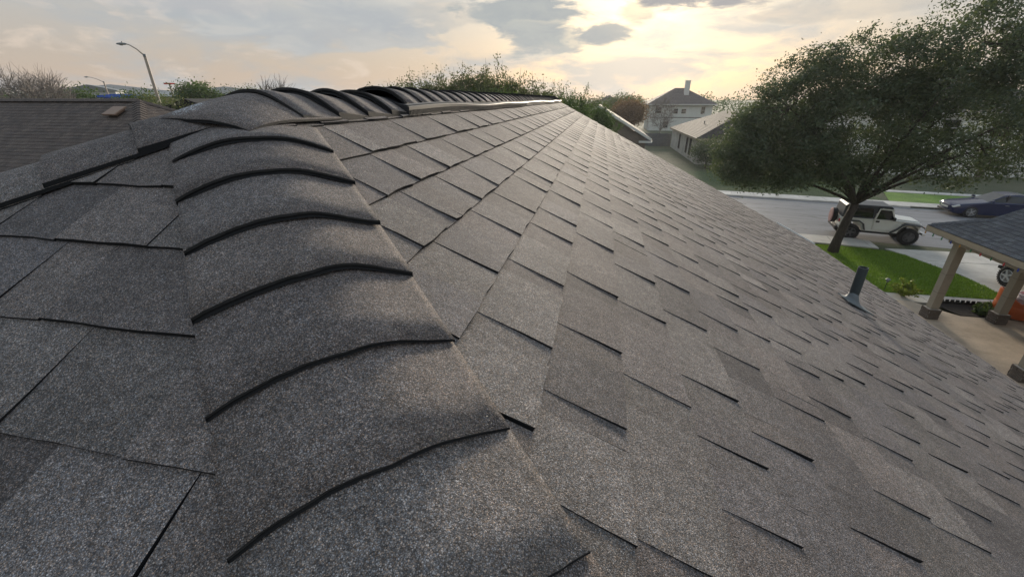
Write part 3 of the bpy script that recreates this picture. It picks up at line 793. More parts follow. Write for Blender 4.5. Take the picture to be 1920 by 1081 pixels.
# the big oak on the lawn
oak, OC = tree('oak_tree', 'big dark oak with a spreading windblown crown beside the white parked off-roader', (11.15, 21.3, 0), 2.35, .19,
     [(-2.7, 1.2, 4.7, 2.7, 2.6, 1.9, 1.1), (-.3, .2, 5.4, 2.9, 2.9, 2.4, 1.6), (2.6, -.9, 5.9, 3.2, 2.8, 2.5, 1.8), (-3.6, 1.4, 3.7, 1.9, 2.0, 1.1, .45), (-4.4, 1.6, 4.4, 1.3, 1.6, 1.6, .3), (-2.5, .9, 7.0, 2.0, 1.8, 1.5, .4), (1.4, -1.4, 7.9, 2.4, 2.2, 1.9, .6), (4.1, -1.6, 7.2, 2.2, 2.0, 2.0, .6), (-1.2, .4, 7.5, 2.2, 1.9, 1.5, .55), (-3.2, 1.2, 5.9, 1.8, 1.8, 1.6, .45), (-1.6, .8, 3.6, 2.2, 2.2, .8, .3)],
     1350, 112, .115, (.23, .23, .17), 'oak_leaf', lean=(.25, -.05), tone=(.42, .27), nlimb=13, droop=(.6, 0, .3))
# windblown tip sprays along the top of the oak
P = OC[OC[:, 2] > 7.0]; S = []
for c in P:
    for _ in range(2):
        d = np.array((rng.uniform(.1, .9), rng.uniform(-.3, .3), rng.uniform(.25, .8))); L = rng.uniform(.4, 1.0)
        S += [c + d*L*q + nr.normal(0, .03, 3) for q in (.3, .5, .7, .9, 1.0)]
lv = leaves(S, (.07, .07, .07), 5, .10, 'oak_leaf', 'crown', oak, droop=(1.2, 0, .6)); lv.matrix_parent_inverse = oak.matrix_world.inverted()

def pol(az, D): return (D*math.sin(R(az)), D*math.cos(R(az)))
def shoot_tree(name, label, base, h, r, n, mat, group, nleaf=70, dense=.45, lean=(0, 0)):
    """many upright shoots above a dense low mass"""
    t = thing(name, label, 'tree', base, 0, group); B = Vector(base); tr = MB(); S = []; D = []
    tr.tube([B, B+Vector((0, 0, h*.45))], [.14, .10], 7)
    for i in range(n):
        a = rng.uniform(0, 6.28); q = rng.uniform(0, 1)**.6; p = B + Vector((0, 0, h*.42)); top = B + Vector((math.cos(a)*r*q + lean[0]*rng.random(), math.sin(a)*r*q, h*(1 - .16*q*q)*rng.uniform(.86, 1.05)))
        top += Vector((rng.gauss(0, .25), rng.gauss(0, .25), -abs(rng.gauss(0, .45))))
        pts = bez(p, top, (math.cos(a)*r*.25, math.sin(a)*r*.25, -.1*h), 5); tr.tube(pts, [.03, .024, .018, .012, .008, .004], 4, cap=False)
        paths = [(pts, nleaf)]
        for _ in range(3):
            q0 = pts[rng.choice((2, 3, 3, 4))]; q1 = q0 + Vector((rng.gauss(0, .4), rng.gauss(0, .4), rng.uniform(.2, .8))); tw = bez(q0, q1, (0, 0, .05), 5); tr.tube(tw, [.012, .01, .008, .006, .005, .003], 3, cap=False); paths.append((tw, nleaf//4))
        for pp, nn in paths:
            for _ in range(nn):
                f = rng.uniform(.2, .97); f = f if rng.random() < .75 else f*.7; m = pp[min(int(f*5), 4)].lerp(pp[min(int(f*5)+1, 5)], f*5 - int(f*5)); S.append(tuple(m))
    tr.build('trunk', 'bark', t)
    leaves(S, (.12, .12, .12), 5, .115, mat, 'crown', t, droop=(.2, 0, .9), tone=(.5, .28))
    for i in range(int(n*dense*3)):
        d = nr.normal(0, 1, 3); d /= np.linalg.norm(d); D.append((B.x + d[0]*r*.85, B.y + d[1]*r*.85, B.z + h*.60 + d[2]*h*.25))
    if D: leaves(D, (.3, .3, .25), 75, .13, mat, 'foliage', t, tone=(.35, .2))
    local(t); return t
G1 = 'leafy shoots rising behind the ridge'
for i, (az, D, h, r, m, lb) in enumerate([(-24.0, 25, 8.1, 2.2, 'olive_leaf', 'sparse twiggy tree behind the ridge vent, leftmost of its row'), (-20.3, 25.5, 8.3, 1.9, 'olive_leaf', 'thin twiggy tree with separate shoots, second in the row behind the ridge vent'),
        (-16.6, 25, 8.55, 2.1, 'olive_leaf', 'tallest twiggy tree of the row behind the ridge vent'), (-13.2, 25.5, 8.6, 2.3, 'olive_leaf', 'twiggy tree above the round green bush behind the ridge vent'),
        (-8.6, 26, 7.9, 2.1, 'olive_leaf', 'low twiggy tree near the far end of the ridge'), (-4.4, 30, 7.8, 1.8, 'green_leaf', 'bushy green tree right beyond the far end of the ridge'), (-1.2, 36, 7.0, 1.9, 'green_leaf', 'dark green bush between the far ridge end and the gabled house')]):
    shoot_tree('twiggy_tree', lb, (*pol(az, D), 0), h, r, 64 if i < 5 else 40, m, G1, dense=.9)
tree('round_tree', 'round dark green tree half hidden behind the middle of the ridge vent', (*pol(-13.6, 22), 0), 3.0, .15, [(0, 0, 5.2, 2.5, 2.2, 1.75, 1)], 260, 70, .12, (.3, .3, .25), 'green_leaf')
tree('hazy_tree', 'green tree standing beyond the right end of the ridge', (*pol(-1.2, 62), 0), 3, .2, [(0, 0, 4.4, 2.2, 2.2, 2.1, 1)], 200, 55, .22, (.5, .5, .4), 'olive_leaf')
tree('autumn_tree', 'russet brown tree left of the two-storey white house', (*pol(3.3, 92), 0), 2.5, .2, [(0, 0, 4.0, 3.2, 2.6, 2.3, 1)], 240, 55, .30, (.6, .6, .5), 'autumn_leaf')
tree('dark_tree', 'dark green tree just left of the russet tree', (*pol(2.4, 110), 0), 2.5, .2, [(0, 0, 4.6, 4.4, 3, 2.9, 1)], 200, 55, .32, (.6, .6, .5), 'green_leaf')
tree('bare_tree', 'pale leafless tree in front of the two-storey white house', (*pol(7.15, 88), 0), 1.2, .10, [(0, 0, 4.0, 2.2, 1.6, 2.6, 1)], 200, 0, .12, (.5, .5, .5), 'dry_leaf', nlimb=9, fan=5, bark='pale_bark')
tree('dark_shrub', 'dense dark shrub at the corner of the pale brick house', (*pol(12.9, 49.5), 0), .7, .08, [(0, 0, 1.6, 1.5, 1.2, 1.2, 1)], 90, 80, .14, (.25, .25, .25), 'oak_leaf', nlimb=5)
# left side, beyond the brown roof
tree('leafless_tree', 'leafless spreading tree above the brown roof at the far left', (*pol(-58.3, 62), 0), 3.2, .22, [(0, 0, 6.3, 2.9, 2.9, 2.0, 1)], 330, 0, .14, (.5, .5, .5), 'dry_leaf', nlimb=14, fan=5, bark='pale_bark')
tree('leafless_tree', 'leafless reddish tree right of the far left one, above the brown roof', (*pol(-56.2, 64), 0), 3.2, .2, [(0, 0, 6.3, 2.0, 2.0, 2.0, 1)], 300, 1, .12, (.2, .2, .2), 'dry_leaf', nlimb=12, fan=5, bark='pale_bark')
for az, D, w, lb in ((-59.0, 75, 3.6, 'low dark hedge tree at the left edge of the picture'), (-55.4, 72, 2.6, 'low green tree under the leafless crowns'), (-53.9, 70, 2.0, 'small green tree right of the leafless crowns')):
    tree('low_tree', lb, (*pol(az, D), 0), 3, .2, [(0, 0, 5.0, w, w, 2.3, 1)], 240, 45, .26, (.6, .6, .4), 'green_leaf', group='low trees beyond the brown roof')
tree('round_tree', 'round green tree standing right of the near street lamp', (*pol(-45.3, 58), 0), 3, .2, [(0, 0, 5.7, 2.4, 2.4, 2.2, 1)], 330, 65, .22, (.42, .42, .4), 'green_leaf')
tree('yellow_green_tree', 'low yellow-green tree behind the near street lamp', (*pol(-48.9, 40), 0), 2.5, .15, [(0, 0, 4.6, 2.9, 2.6, 2.1, 1)], 300, 65, .15, (.32, .32, .3), 'olive_leaf', tone=(.6, .25))
tree('yellow_green_tree', 'darker low tree left of the near street lamp pole', (*pol(-50.0, 46), 0), 2.5, .15, [(0, 0, 5.2, 1.9, 1.9, 1.9, 1)], 200, 60, .17, (.32, .32, .3), 'green_leaf')
tree('thin_tree', 'pale thin tree top showing above the first ridge caps', (*pol(-40.8, 60), 0), 3, .15, [(0, 0, 6.0, 2.0, 2.0, 1.6, 1)], 150, 40, .2, (.4, .4, .4), 'olive_leaf')
tree('thin_tree', 'sparse twig crown right of the pale tree top above the ridge caps', (*pol(-38.0, 55), 0), 3.5, .12, [(0, 0, 6.6, 1.6, 1.6, 1.2, 1)], 120, 5, .14, (.2, .2, .2), 'olive_leaf', fan=3)
# far belt of trees on the skyline
def far_belt():
    C = []
    for az in np.arange(-75, 60, .28):
        D = rng.uniform(170, 240); h = 6.2 + 1.3*math.sin(az*.6) + 1.2*math.sin(az*1.7+1) + rng.uniform(-.6, .8); x, y = pol(az, D)
        for _ in range(7): C.append((x + rng.uniform(-1.2, 1.2), y + rng.uniform(-4, 4), rng.uniform(.5, max(h, 2))))
    o = leaves(C, (1.0, 1.0, .7), 9, 1.0, 'green_leaf', 'far_woods', None, tone=(.35, .2)); tag(o, 'distant belt of trees along the horizon', 'trees', kind='stuff')
far_belt()
def small_plant(label, x, y, z, h, n, mat, name='garden_plant'):
    t = thing(name, label, 'plant', (x, y, z)); mb = MB(); S = []
    for i in range(n):
        a = rng.uniform(0, 6.28); L = h*rng.uniform(.6, 1.1); q = (x + math.cos(a)*L*.75, y + math.sin(a)*L*.75, z + L*rng.uniform(.35, .8)); pts = bez((x, y, z), q, (0, 0, L*.35), 4)
        mb.tube(pts, [.008, .006, .005, .004, .002], 4, cap=False); S += [tuple(p) for p in pts[1:]]
    mb.build('stems', M and 'bark', t); leaves(S, (.03, .03, .03), 10, .10, mat, 'leaves', t, droop=(0, 0, .4)); local(t)
small_plant('bright yellow-green plant at the edge of the porch path', 11.3, 16.35, .05, .62, 34, 'bright_leaf')
small_plant('low green plant in the mulched bed by the second column', 13.25, 15.3, .1, .4, 24, 'green_leaf')
small_plant('small green plant in the middle of the mulched bed', 12.85, 15.15, .1, .28, 18, 'green_leaf')

# ------------------------------------------------------------------ neighbouring brown roof on the left
nb = thing('neighbour_house', 'neighbouring house with a wide brown shingled hip roof at the left', 'house', (-22, 10, 0))
NR, NZ, NY, NX = 5.4, CAMZ - .03, 10.0, -11.95
rf = MB(); rz = NZ - .02; ez = NZ - NR*.5 - .02
a, b = (-34, NY, rz), (NX, NY, rz); c1, c2, c3, c4 = (NX+NR, NY-NR, ez), (NX+NR, NY+NR, ez), (-34-NR, NY-NR, ez), (-34-NR, NY+NR, ez)
rf.poly([a, c3, c1, b]); rf.poly([b, c1, c2]); rf.poly([a, b, c2, c4]); rf.poly([a, c4, c3]); rf.poly([c3, c4, c2, c1])
nroof = rf.build('roof', 'asphalt_edge', nb, normals=False)
wl = MB(); wl.box((-34-NR+.5, NY-NR+.5, 0), (NX+NR-.5, NY+NR-.5, ez-.01)); wl.build('wall', 'pale_brick', nb)
VL = NR/CA
f1 = ShingleField((0, NY, NZ), (1, 0, 0), (0, -CA, -SA), lambda v: -34-v*CA, lambda v: NX + v*CA); f1.N = Vector((0, -SA, CA))
f2 = ShingleField((NX, NY, NZ), (0, 1, 0), (CA, 0, -SA), lambda v: -v*CA, lambda v: v*CA); f2.N = Vector((SA, 0, CA)); f2.O = Vector((NX, NY, NZ))
f3 = ShingleField((0, NY, NZ), (1, 0, 0), (0, CA, -SA), lambda v: -34-v*CA, lambda v: NX + v*CA); f3.N = Vector((0, SA, CA))
f1.raise_ = f2.raise_ = f3.raise_ = .0055
for k in range(1, int(VL/.1432)+1):
    v = k*.1432
    f1.course(v, v-.1432, [t for t in random_breaks(-29, NX+v*CA) if t[0] < NX+v*CA]); f2.course(v, v-.1432, random_breaks(-v*CA, v*CA))
    if k < 12: f3.course(v, v-.1432, random_breaks(-26, NX+v*CA))
lay_fields([f1, f2, f3], nroof, 300, ['granule_brown', 'granule_brown'], min_area=25)
def ridge_strip(name, path, parent, mat='granule_brown', w=.14, step=.15):
    """row of overlapping caps along a line of the far roof"""
    p, q = Vector(path[0]), Vector(path[1]); L = (q-p).length; d = (q-p)/L; n = int(L/step); sd_ = Vector((-d.y, d.x, 0)).normalized()
    for i in range(n):
        a_, b_ = p + d*(i*step - .02), p + d*((i+1)*step); mb = MB(); kk = rng.uniform(.9, 1.1); t = tuple(c*kk for c in TONES[1])
        pr = [(-w, -w*.42), (-.03, .004), (.03, .004), (w, -w*.42)]
        A = mb.add([a_ + sd_*x + Vector((0, 0, z+.012)) for x, z in pr]); B = mb.add([b_ + sd_*x + Vector((0, 0, z+.026)) for x, z in pr]); C2 = mb.add([b_ + sd_*x + Vector((0, 0, z+.008)) for x, z in pr])
        for j in range(3): mb.face((A+j, A+j+1, B+j+1, B+j), 0, t); mb.face((B+j, B+j+1, C2+j+1, C2+j), 1, t)
        mb.build(name, [mat, 'asphalt_edge'], parent, tone=True)
ridge_strip('ridge_cap', ((NX, NY, NZ+.01), (-30, NY, NZ+.01)), nroof); ridge_strip('hip_cap', ((NX, NY, NZ), (NX+NR, NY+NR, NZ-NR*.5)), nroof); ridge_strip('hip_cap', ((NX, NY, NZ), (NX+NR, NY-NR, NZ-NR*.5)), nroof)
bv = MB(); c = Vector((NX-.05, NY-.62, NZ-.30)); T = Matrix.Translation(c) @ Matrix.Rotation(A_, 4, 'X')
bv.box((-.14, -.14, 0), (.14, .14, .05), mat=T); bv.box((-.20, -.22, .052), (.20, .18, .095), mat=T); bv.build('roof_vent', 'box_vent', nroof, bevel=.012)
pm = MB(); pm.lathe([(.022, -.2), (.022, .38), (.018, .38)], (-9.35, 7.95, NZ - 1.30), seg=10); pm.build('vent_pipe', 'pole_paint', nroof)
local(nb)

# ------------------------------------------------------------------ street lamps
def lamp(label, x, y, H, arm, ang, group):
    t = thing('street_lamp', label, 'street lamp', (x, y, 0), 0, group); d = Vector((math.cos(ang), math.sin(ang), 0)); B = Vector((x, y, 0))
    mb = MB(); mb.tube([B, B+Vector((0, 0, H*.5)), B+Vector((0, 0, H))], [.13, .11, .085], 12); mb.build('pole', 'pole_paint', t, smooth='auto')
    mb = MB(); mb.lathe([(.22, 0), (.22, .05), (.14, .10)], B, seg=12); mb.build('base_plate', 'lamp_grey', t)
    top = B + Vector((0, 0, H)); mb = MB(); mb.lathe([(.10, -.12), (.10, .03), (.05, .06)], top, seg=10); mb.build('pole_cap', 'lamp_grey', t)
    end = top + d*arm + Vector((0, 0, .62)); pts = [top+Vector((0, 0, -.05)), top + d*arm*.4 + Vector((0, 0, .34)), top + d*arm*.8 + Vector((0, 0, .58)), end]
    mb = MB(); mb.tube(pts, [.05, .042, .035, .03], 8); mb.build('arm', 'pole_paint', t, smooth=True)
    mb = MB(); S = [(0, .05, .05), (.12, .12, .09), (.34, .16, .11), (.55, .13, .08), (.64, .04, .03)]; rings = []; sd_ = Vector((-d.y, d.x, 0))
    for u, w, h in S: rings.append(mb.add([end + d*(u-.06) + sd_*(w*math.cos(2*math.pi*k/10)) + Vector((0, 0, h*math.sin(2*math.pi*k/10)*(.8 if k < 5 else .55))) for k in range(10)]))
    for p_, q_ in zip(rings, rings[1:]):
        for k in range(10): j = (k+1) % 10; mb.face((p_+k, p_+j, q_+j, q_+k))
    mb.face([rings[0]+k for k in range(10)]); mb.face([rings[-1]+k for k in range(10)])
    hd = mb.build('lamp_head', 'lamp_grey', t, smooth=True)
    mb = MB(); mb.lathe([(.10, -.085), (.085, -.055), (.03, -.04)], end + d*.30, seg=10); mb.build('lens', 'lens_clear', t)
    mb = MB(); mb.lathe([(.03, .08), (.03, .15), (.02, .16)], end + d*.2, seg=8); mb.build('photocell', 'lamp_grey', t)
    local(t)
lx, ly = pol(-48.55, 40); lamp('tall tan street lamp with a curved arm left of the roof peak', lx, ly, 9.25, .95, R(195), 'street lamps on the left')
lx, ly = pol(-52.15, 92); lamp('smaller distant street lamp above the brown roof', lx, ly, 8.9, 1.9, R(195), 'street lamps on the left')
# far buildings on the left
def shed(name, label, c, w, d, h, rz, wall, roofm, pitch=.12, cat='building'):
    t = thing(name, label, cat, (c[0], c[1], 0), rz); mb = MB(); mb.box((-w/2, -d/2, 0), (w/2, d/2, h)); mb.build('wall', wall, t)
    mb = MB(); o = .4; mb.prism([(-w/2-o, h+.01), (w/2+o, h+.01), (w/2+o, h+.22), (0, h+.22+pitch*w/2), (-w/2-o, h+.22)], -d/2-o, d/2+o); mb.build('roof', roofm, t); 
    dm = MB(); dm.box((-w/6, -d/2-.06, 0), (w/6, -d/2-.01, h*.7)); dm.build('door', 'lamp_grey', t)
    return t
shed('warehouse', 'long pale metal building on the skyline beyond the brown roof', pol(-51.2, 150), 34, 14, 7.4, R(40), 'warehouse', 'warehouse')
shed('warehouse', 'low white-roofed building right of the near street lamp', pol(-47.0, 85), 9, 6, 6.9, R(45), 'box_vent', 'white_metal')
shed('warehouse', 'pale blue-grey building behind the roof peak', pol(-42.8, 120), 24, 10, 7.3, R(45), 'warehouse', 'warehouse')
shed('warehouse', 'grey hipped building between the leafless trees and the small lamp', pol(-53.0, 130), 8, 7, 8.0, R(40), 'warehouse', 'lamp_grey', .25)
shed('blue_canopy', 'bright blue canopy standing beyond the brown roof', pol(-51.2, 70), 3.0, 2.4, 6.75, R(42), 'blue_tarp', 'blue_tarp', .1, 'canopy')
shed('neighbour_shed', 'small brown roof seen between the green trees and the peak', pol(-43.6, 46), 9, 12, 4.6, R(25), 'pale_brick', 'granule_brown', .4)
mb = MB(); x, y = pol(-47.3, 66)
ut = thing('utility_pole', 'thin pole with a red sign board behind the near street lamp', 'pole', (x, y, 0)); mb.tube([(x, y, 0), (x, y, 8.1)], .09, 8); mb.build('pole', 'pole_paint', ut)
mb = MB(); mb.box((x-.45, y-.3, 8.1), (x+.45, y+.3, 8.25)); mb.build('sign_board', 'red_plastic', ut); local(ut)

# ------------------------------------------------------------------ houses beyond
def window(parent, c, w, h, ax, mat='white_paint', proud=.03):
    """window in a wall; ax = 'x' wall faces -x, 'y' wall faces -y"""
    X, Y, Z = c; f = MB(); g = MB()
    def bx(mb, u0, u1, z0, z1, d0, d1):
        if ax == 'y': mb.box((X+u0, Y-d1, Z+z0), (X+u1, Y-d0, Z+z1))
        else: mb.box((X-d1, Y+u0, Z+z0), (X-d0, Y+u1, Z+z1))
    t = .07
    bx(f, -w/2-t, -w/2, -h/2-t, h/2+t, .002, proud+.03); bx(f, w/2, w/2+t, -h/2-t, h/2+t, .002, proud+.03); bx(f, -w/2, w/2, h/2, h/2+t, .002, proud+.03); bx(f, -w/2, w/2, -h/2-t, -h/2, .002, proud+.05); bx(f, -w/2, w/2, -.025, .025, .004, proud+.01)
    o = f.build('window', mat, parent); bx(g, -w/2, w/2, -h/2, h/2, .001, .012); g.build('pane', 'glass', o); return o
def hip_roof(parent, x0, x1, y0, y1, ez, pitch, mat, over=.45, fascia='white_paint', axis=None):
    x0 -= over; x1 += over; y0 -= over; y1 += over; mb = MB(); w, d = x1-x0, y1-y0; r = min(w, d)/2; z = ez + r*pitch
    if w > d: A, B = (x0+r, y0+r, z), (x1-r, y0+r, z)
    else: A, B = (x0+r, y0+r, z), (x0+r, y1-r, z)
    c = [(x0, y0, ez), (x1, y0, ez), (x1, y1, ez), (x0, y1, ez)]
    if w > d: F = [(c[0], c[1], B, A), (c[1], c[2], B), (c[2], c[3], A, B), (c[3], c[0], A)]
    else: F = [(c[0], c[1], A), (c[1], c[2], B, A), (c[2], c[3], B), (c[3], c[0], A, B)]
    for f in F: n = mb.add(f); mb.face(range(n, n+len(f)), 0, TONES[2])
    n = mb.add(c); mb.face((n+3, n+2, n+1, n), 0, TONES[2])
    # stepped courses
    o = mb.build('roof', mat, parent, tone=True)
    cs = MB()
    def course(p0, p1, q0, q1):
        L = (Vector(q0)-Vector(p0)).length; k = max(3, int(L/.32)); nrm = (Vector(p1)-Vector(p0)).cross(Vector(q0)-Vector(p0)).normalized()
        if nrm.z < 0: nrm = -nrm
        for i in range(k):
            t0, t1 = i/k, (i+1)/k; a_, b_ = Vector(p0).lerp(Vector(q0), t0), Vector(p1).lerp(Vector(q1), t0); e_, f_ = Vector(p0).lerp(Vector(q0), t1), Vector(p1).lerp(Vector(q1), t1)
            kk = rng.uniform(.85, 1.12); tn = tuple(x*kk for x in TONES[3]); n = cs.add([a_+nrm*.03, b_+nrm*.03, f_+nrm*.008, e_+nrm*.008, a_, b_]); cs.face((n, n+1, n+2, n+3), 0, tn); cs.face((n+4, n+5, n+1, n), 0, tn)
    for f in F:
        if len(f) == 4: course(f[0], f[1], f[3], f[2])
        else: course(f[0], f[1], f[2], f[2])
    co = cs.build('shingle_courses', mat, parent, tone=True); co['kind'] = 'stuff'
    fb = MB()
    for a_, b_ in ((c[0], c[1]), (c[1], c[2]), (c[2], c[3]), (c[3], c[0])):
        a_, b_ = Vector(a_), Vector(b_); n = fb.add([a_+Vector((0, 0, .0)), b_, b_-Vector((0, 0, .2)), a_-Vector((0, 0, .2))]); fb.face((n, n+1, n+2, n+3))
    fb.build('fascia', fascia, parent); return z
# two-storey white house
h2 = thing('two_storey_house', 'two-storey white house with dark hip roof and tall white chimney', 'house', (17, 112, 0))
mb = MB(); mb.box((10.7, 107, 0), (23.8, 118, 5.35)); mb.build('wall', 'pale_siding', h2)
mb = MB(); mb.box((10.66, 106.96, 2.72), (23.84, 118.04, 2.86)); mb.build('band', 'brown_trim', h2)
mb = MB(); mb.box((10.64, 106.94, 0), (10.86, 107.1, 5.34)); mb.build('corner_board', 'white_paint', h2)
hip_roof(h2, 10.7, 23.8, 107, 118, 5.55, .53, 'granule', .75)
mb = MB(); mb.box((17.9, 109.6, 7.0), (18.9, 110.6, 10.2)); ch = mb.build('chimney', 'white_paint', h2); mb = MB(); mb.box((17.84, 109.54, 10.21), (18.96, 110.66, 10.34)); mb.build('chimney_cap', 'white_metal', ch)
for (x, z, w_, h_) in ((12.5, 4.25, 1.3, 1.2), (17.9, 4.1, .95, .9), (14.4, 1.3, 1.05, 1.35), (21.9, 4.3, .8, 1.4), (16.2, 4.1, .9, 1.0)): window(h2, (x, 107, z), w_, h_, 'y')
for (y, z) in ((109, 4.2), (112, 4.2), (109, 1.4)): window(h2, (10.7, y, z), .9, 1.6, 'x')
local(h2)
# pale brick house beside it
h3 = thing('brick_house', 'single-storey pale brick house with brown roof behind the oak', 'house', (16, 60, 0))
mb = MB(); mb.box((10.6, 51.2, 0), (21.5, 70.2, 2.62)); mb.build('wall', 'pale_brick', h3)
hip_roof(h3, 10.6, 21.5, 51.2, 70.2, 2.72, .42, 'granule_dusty', .4, 'fascia_tan')
for y in (55.4, 57.6, 63.0): window(h3, (10.6, y, 1.45), .9, 1.7, 'x', 'brown_trim')
for x in (13.4, 17.5): window(h3, (x, 51.2, 1.5), 1.4, 1.4, 'y', 'brown_trim')
mb = MB(); mb.lathe([(.05, 0), (.05, .4), (.09, .41), (.09, .5)], (12.7, 60, 3.6), seg=8); mb.build('vent_pipe', 'lamp_grey', h3); local(h3)
# grey fence between them
fe = thing('wood_fence', 'weathered grey board fence between the gabled house and the pale brick house', 'fence', (9, 71, 0)); x = 2.5
while x < 10.55:
    mb = MB(); mb.box((x, 70.9, 0), (x+.135, 70.925, 1.85 + rng.uniform(-.03, .03))); mb.build('board', 'dark_wood', fe); x += .145
mb = MB(); mb.box((2.5, 70.93, .4), (10.5, 70.97, .5)); mb.box((2.5, 70.93, 1.4), (10.5, 70.97, 1.5)); rl = mb.build('rails', 'dark_wood', fe); local(fe)
# gabled neighbour straight ahead past the far rake
h4 = thing('gabled_house', 'brown brick gabled house with white rake boards past the far roof edge', 'house', (0, 47, 0))
gx, gz, gr = -.3, 6.05, 5.1; gey = gz - gr*.575
mb = MB(); mb.box((gx-gr+.3, 45.1, 0), (gx+gr-.35, 58, gey-.1)); mb.poly([(gx-gr+.3, 45.099, gey-.1), (gx+gr-.35, 45.099, gey-.1), (gx, 45.099, gz-.15)]); mb.build('wall', 'brown_brick', h4, normals=False)
mb = MB()
for sg in (1, -1):
    pr = [(gx, gz), (gx+sg*(gr+.1), gey), (gx+sg*(gr+.1), gey-.12), (gx, gz-.12)]; mb.prism(pr, 44.75, 58.3, 0)
o = mb.build('roof', 'granule_brown', h4, tone=True)
mb = MB()
for sg in (1, -1):
    a_ = [(gx, gz-.0), (gx+sg*(gr+.12), gey-.0), (gx+sg*(gr+.12), gey-.24), (gx, gz-.24)]; mb.prism(a_, 44.66, 44.74)
mb.build('rake_board', 'white_paint', h4)
mb = MB(); mb.box((gx+gr-1.0, 44.7, gey-.42), (gx+gr+.22, 45.09, gey-.25)); mb.build('eave_return', 'white_paint', h4)
mb = MB(); mb.box((gx+gr-.0, 44.75, gey-.2), (gx+gr+.2, 58, gey-.08)); mb.build('gutter', 'soffit', h4)
local(h4)
h5 = thing('far_house', 'far pale house with a dark roof left of the russet tree', 'house', (4, 150, 0))
mb = MB(); mb.box((-1.5, 150, 0), (5.5, 160, 5.6)); mb.build('wall', 'pale_siding', h5); hip_roof(h5, -1.5, 5.5, 150, 160, 5.7, .5, 'granule', .5)
for x in (.4, 3.6): window(h5, (x, 150, 4.2), 1.2, 1.4, 'y')
local(h5)
# houses across the street on the right
def big_house(name, label, x0, x1, y0, y1, ez, pitch, wall, rm):
    t = thing(name, label, 'house', ((x0+x1)/2, (y0+y1)/2, 0)); mb = MB(); mb.box((x0, y0, 0), (x1, y1, ez-.15)); mb.build('wall', wall, t)
    hip_roof(t, x0, x1, y0, y1, ez, pitch, rm, .5)
    n = int((x1-x0)/3.2)
    for i in range(n):
        for z in ([1.5, 4.2] if ez > 4 else [1.5]): window(t, (x0 + (i+.5)*(x1-x0)/n, y0, z), 1.3, 1.4, 'y')
    d = MB(); d.box(((x0+x1)/2+1.6, y0-.07, .02), ((x0+x1)/2+2.6, y0-.01, 2.1)); d.build('door', 'brown_trim', t)
    gd = MB(); gd.box((x1-5.6, y0-.06, .02), (x1-1.0, y0-.012, 2.2)); gd.build('garage_door', 'white_paint', t)
    for i in range(4):
        g2 = MB(); g2.box((x1-5.55, y0-.085, .06+i*.54), (x1-1.05, y0-.061, .56+i*.54)); g2.build('garage_panel', 'white_paint', t)
    local(t)
big_house('hip_roof_house', 'large house with a dark hip roof across the street behind the oak', 25.3, 40.5, 47.5, 60, 5.5, .50, 'pale_siding', 'granule')
big_house('low_house', 'low house partly hidden behind the oak crown across the street', 14.2, 23.2, 52.5, 62, 2.9, .45, 'pale_siding', 'granule')

# ------------------------------------------------------------------ porch on the right
po = thing('porch', 'covered porch with grey hip roof on square taupe columns', 'porch', (11, 12, 0))
PX, PY, PE, PG = 10.3, 15.1, 3.03, 14.25; PRX = 16.6; PYB = 5.5
rf = MB(); z_ = lambda x: PE + .5*(x-PX)
rf.poly([(PX, PY, PE-.02), (PX, PYB, PE-.02), (PRX, PYB, z_(PRX)-.02), (PRX, PG, z_(PRX)-.02), (PX+PY-PG, PG, z_(PX+PY-PG)-.02)])
rf.poly([(PX, PY, PE-.02), (PX+PY-PG, PG, z_(PX+PY-PG)-.02), (2*PRX-PX-PY+PG, PG, z_(PX+PY-PG)-.02), (2*PRX-PX, PY, PE-.02)])
rf.poly([(PRX, PYB, z_(PRX)-.02), (2*PRX-PX, PYB, PE-.02), (2*PRX-PX, PY, PE-.02), (2*PRX-PX-PY+PG, PG, z_(PX+PY-PG)-.02), (PRX, PG, z_(PRX)-.02)])
proof = rf.build('roof', 'asphalt_edge', po, normals=False)
mb = MB(); xa, xb = PX+PY-PG, 2*PRX-PX-PY+PG; mb.poly([(xa, PG-.001, z_(xa)-.02), (xb, PG-.001, z_(xa)-.02), (PRX, PG-.001, z_(PRX)-.02)]); mb.build('gable_wall', 'pale_siding', po, normals=False)
mb = MB(); mb.poly([(PX+.05, PY-.05, PE-.15), (2*PRX-PX, PY-.05, PE-.15), (2*PRX-PX, PYB, PE-.15), (PX+.05, PYB, PE-.15)]); mb.build('soffit', 'soffit', po, normals=False)
f1 = ShingleField((PX, 0, PE), (0, 1, 0), (-CA, 0, -SA), lambda v: PYB, lambda v: (PY - (-v*CA)) if -v*CA < PY-PG else PG); f1.N = Vector((-SA, 0, CA))
f2 = ShingleField((0, PY, PE), (1, 0, 0), (0, CA, -SA), lambda v: PX - v*CA, lambda v: 2*PRX-PX + v*CA); f2.N = Vector((0, SA, CA))
k = 0
while k*.1432 < (PRX-PX)/CA: f1.course(.02 - k*.1432, .02 - (k+1)*.1432, random_breaks(PYB, PY, .22, .42)); k += 1
for k in range(int((PY-PG)/CA/.1432)): f2.course(.02 - k*.1432, .02-(k+1)*.1432, random_breaks(PX, PX+8))
lay_fields([f1, f2], proof, 290, ['granule_blue', 'asphalt_edge'], min_area=8)
ridge_strip('hip_cap', ((PX+PY-PG, PG, z_(PX+PY-PG)+.0), (PX, PY, PE+.0)), proof, 'granule_blue')
mb = MB(); mb.box((PX-.015, PYB, PE-.19), (PX+.02, PY-.02, PE-.03)); mb.box((PX-.015, PY-.018, PE-.19), (2*PRX-PX, PY+.012, PE-.03)); mb.build('fascia', 'fascia_tan', po)
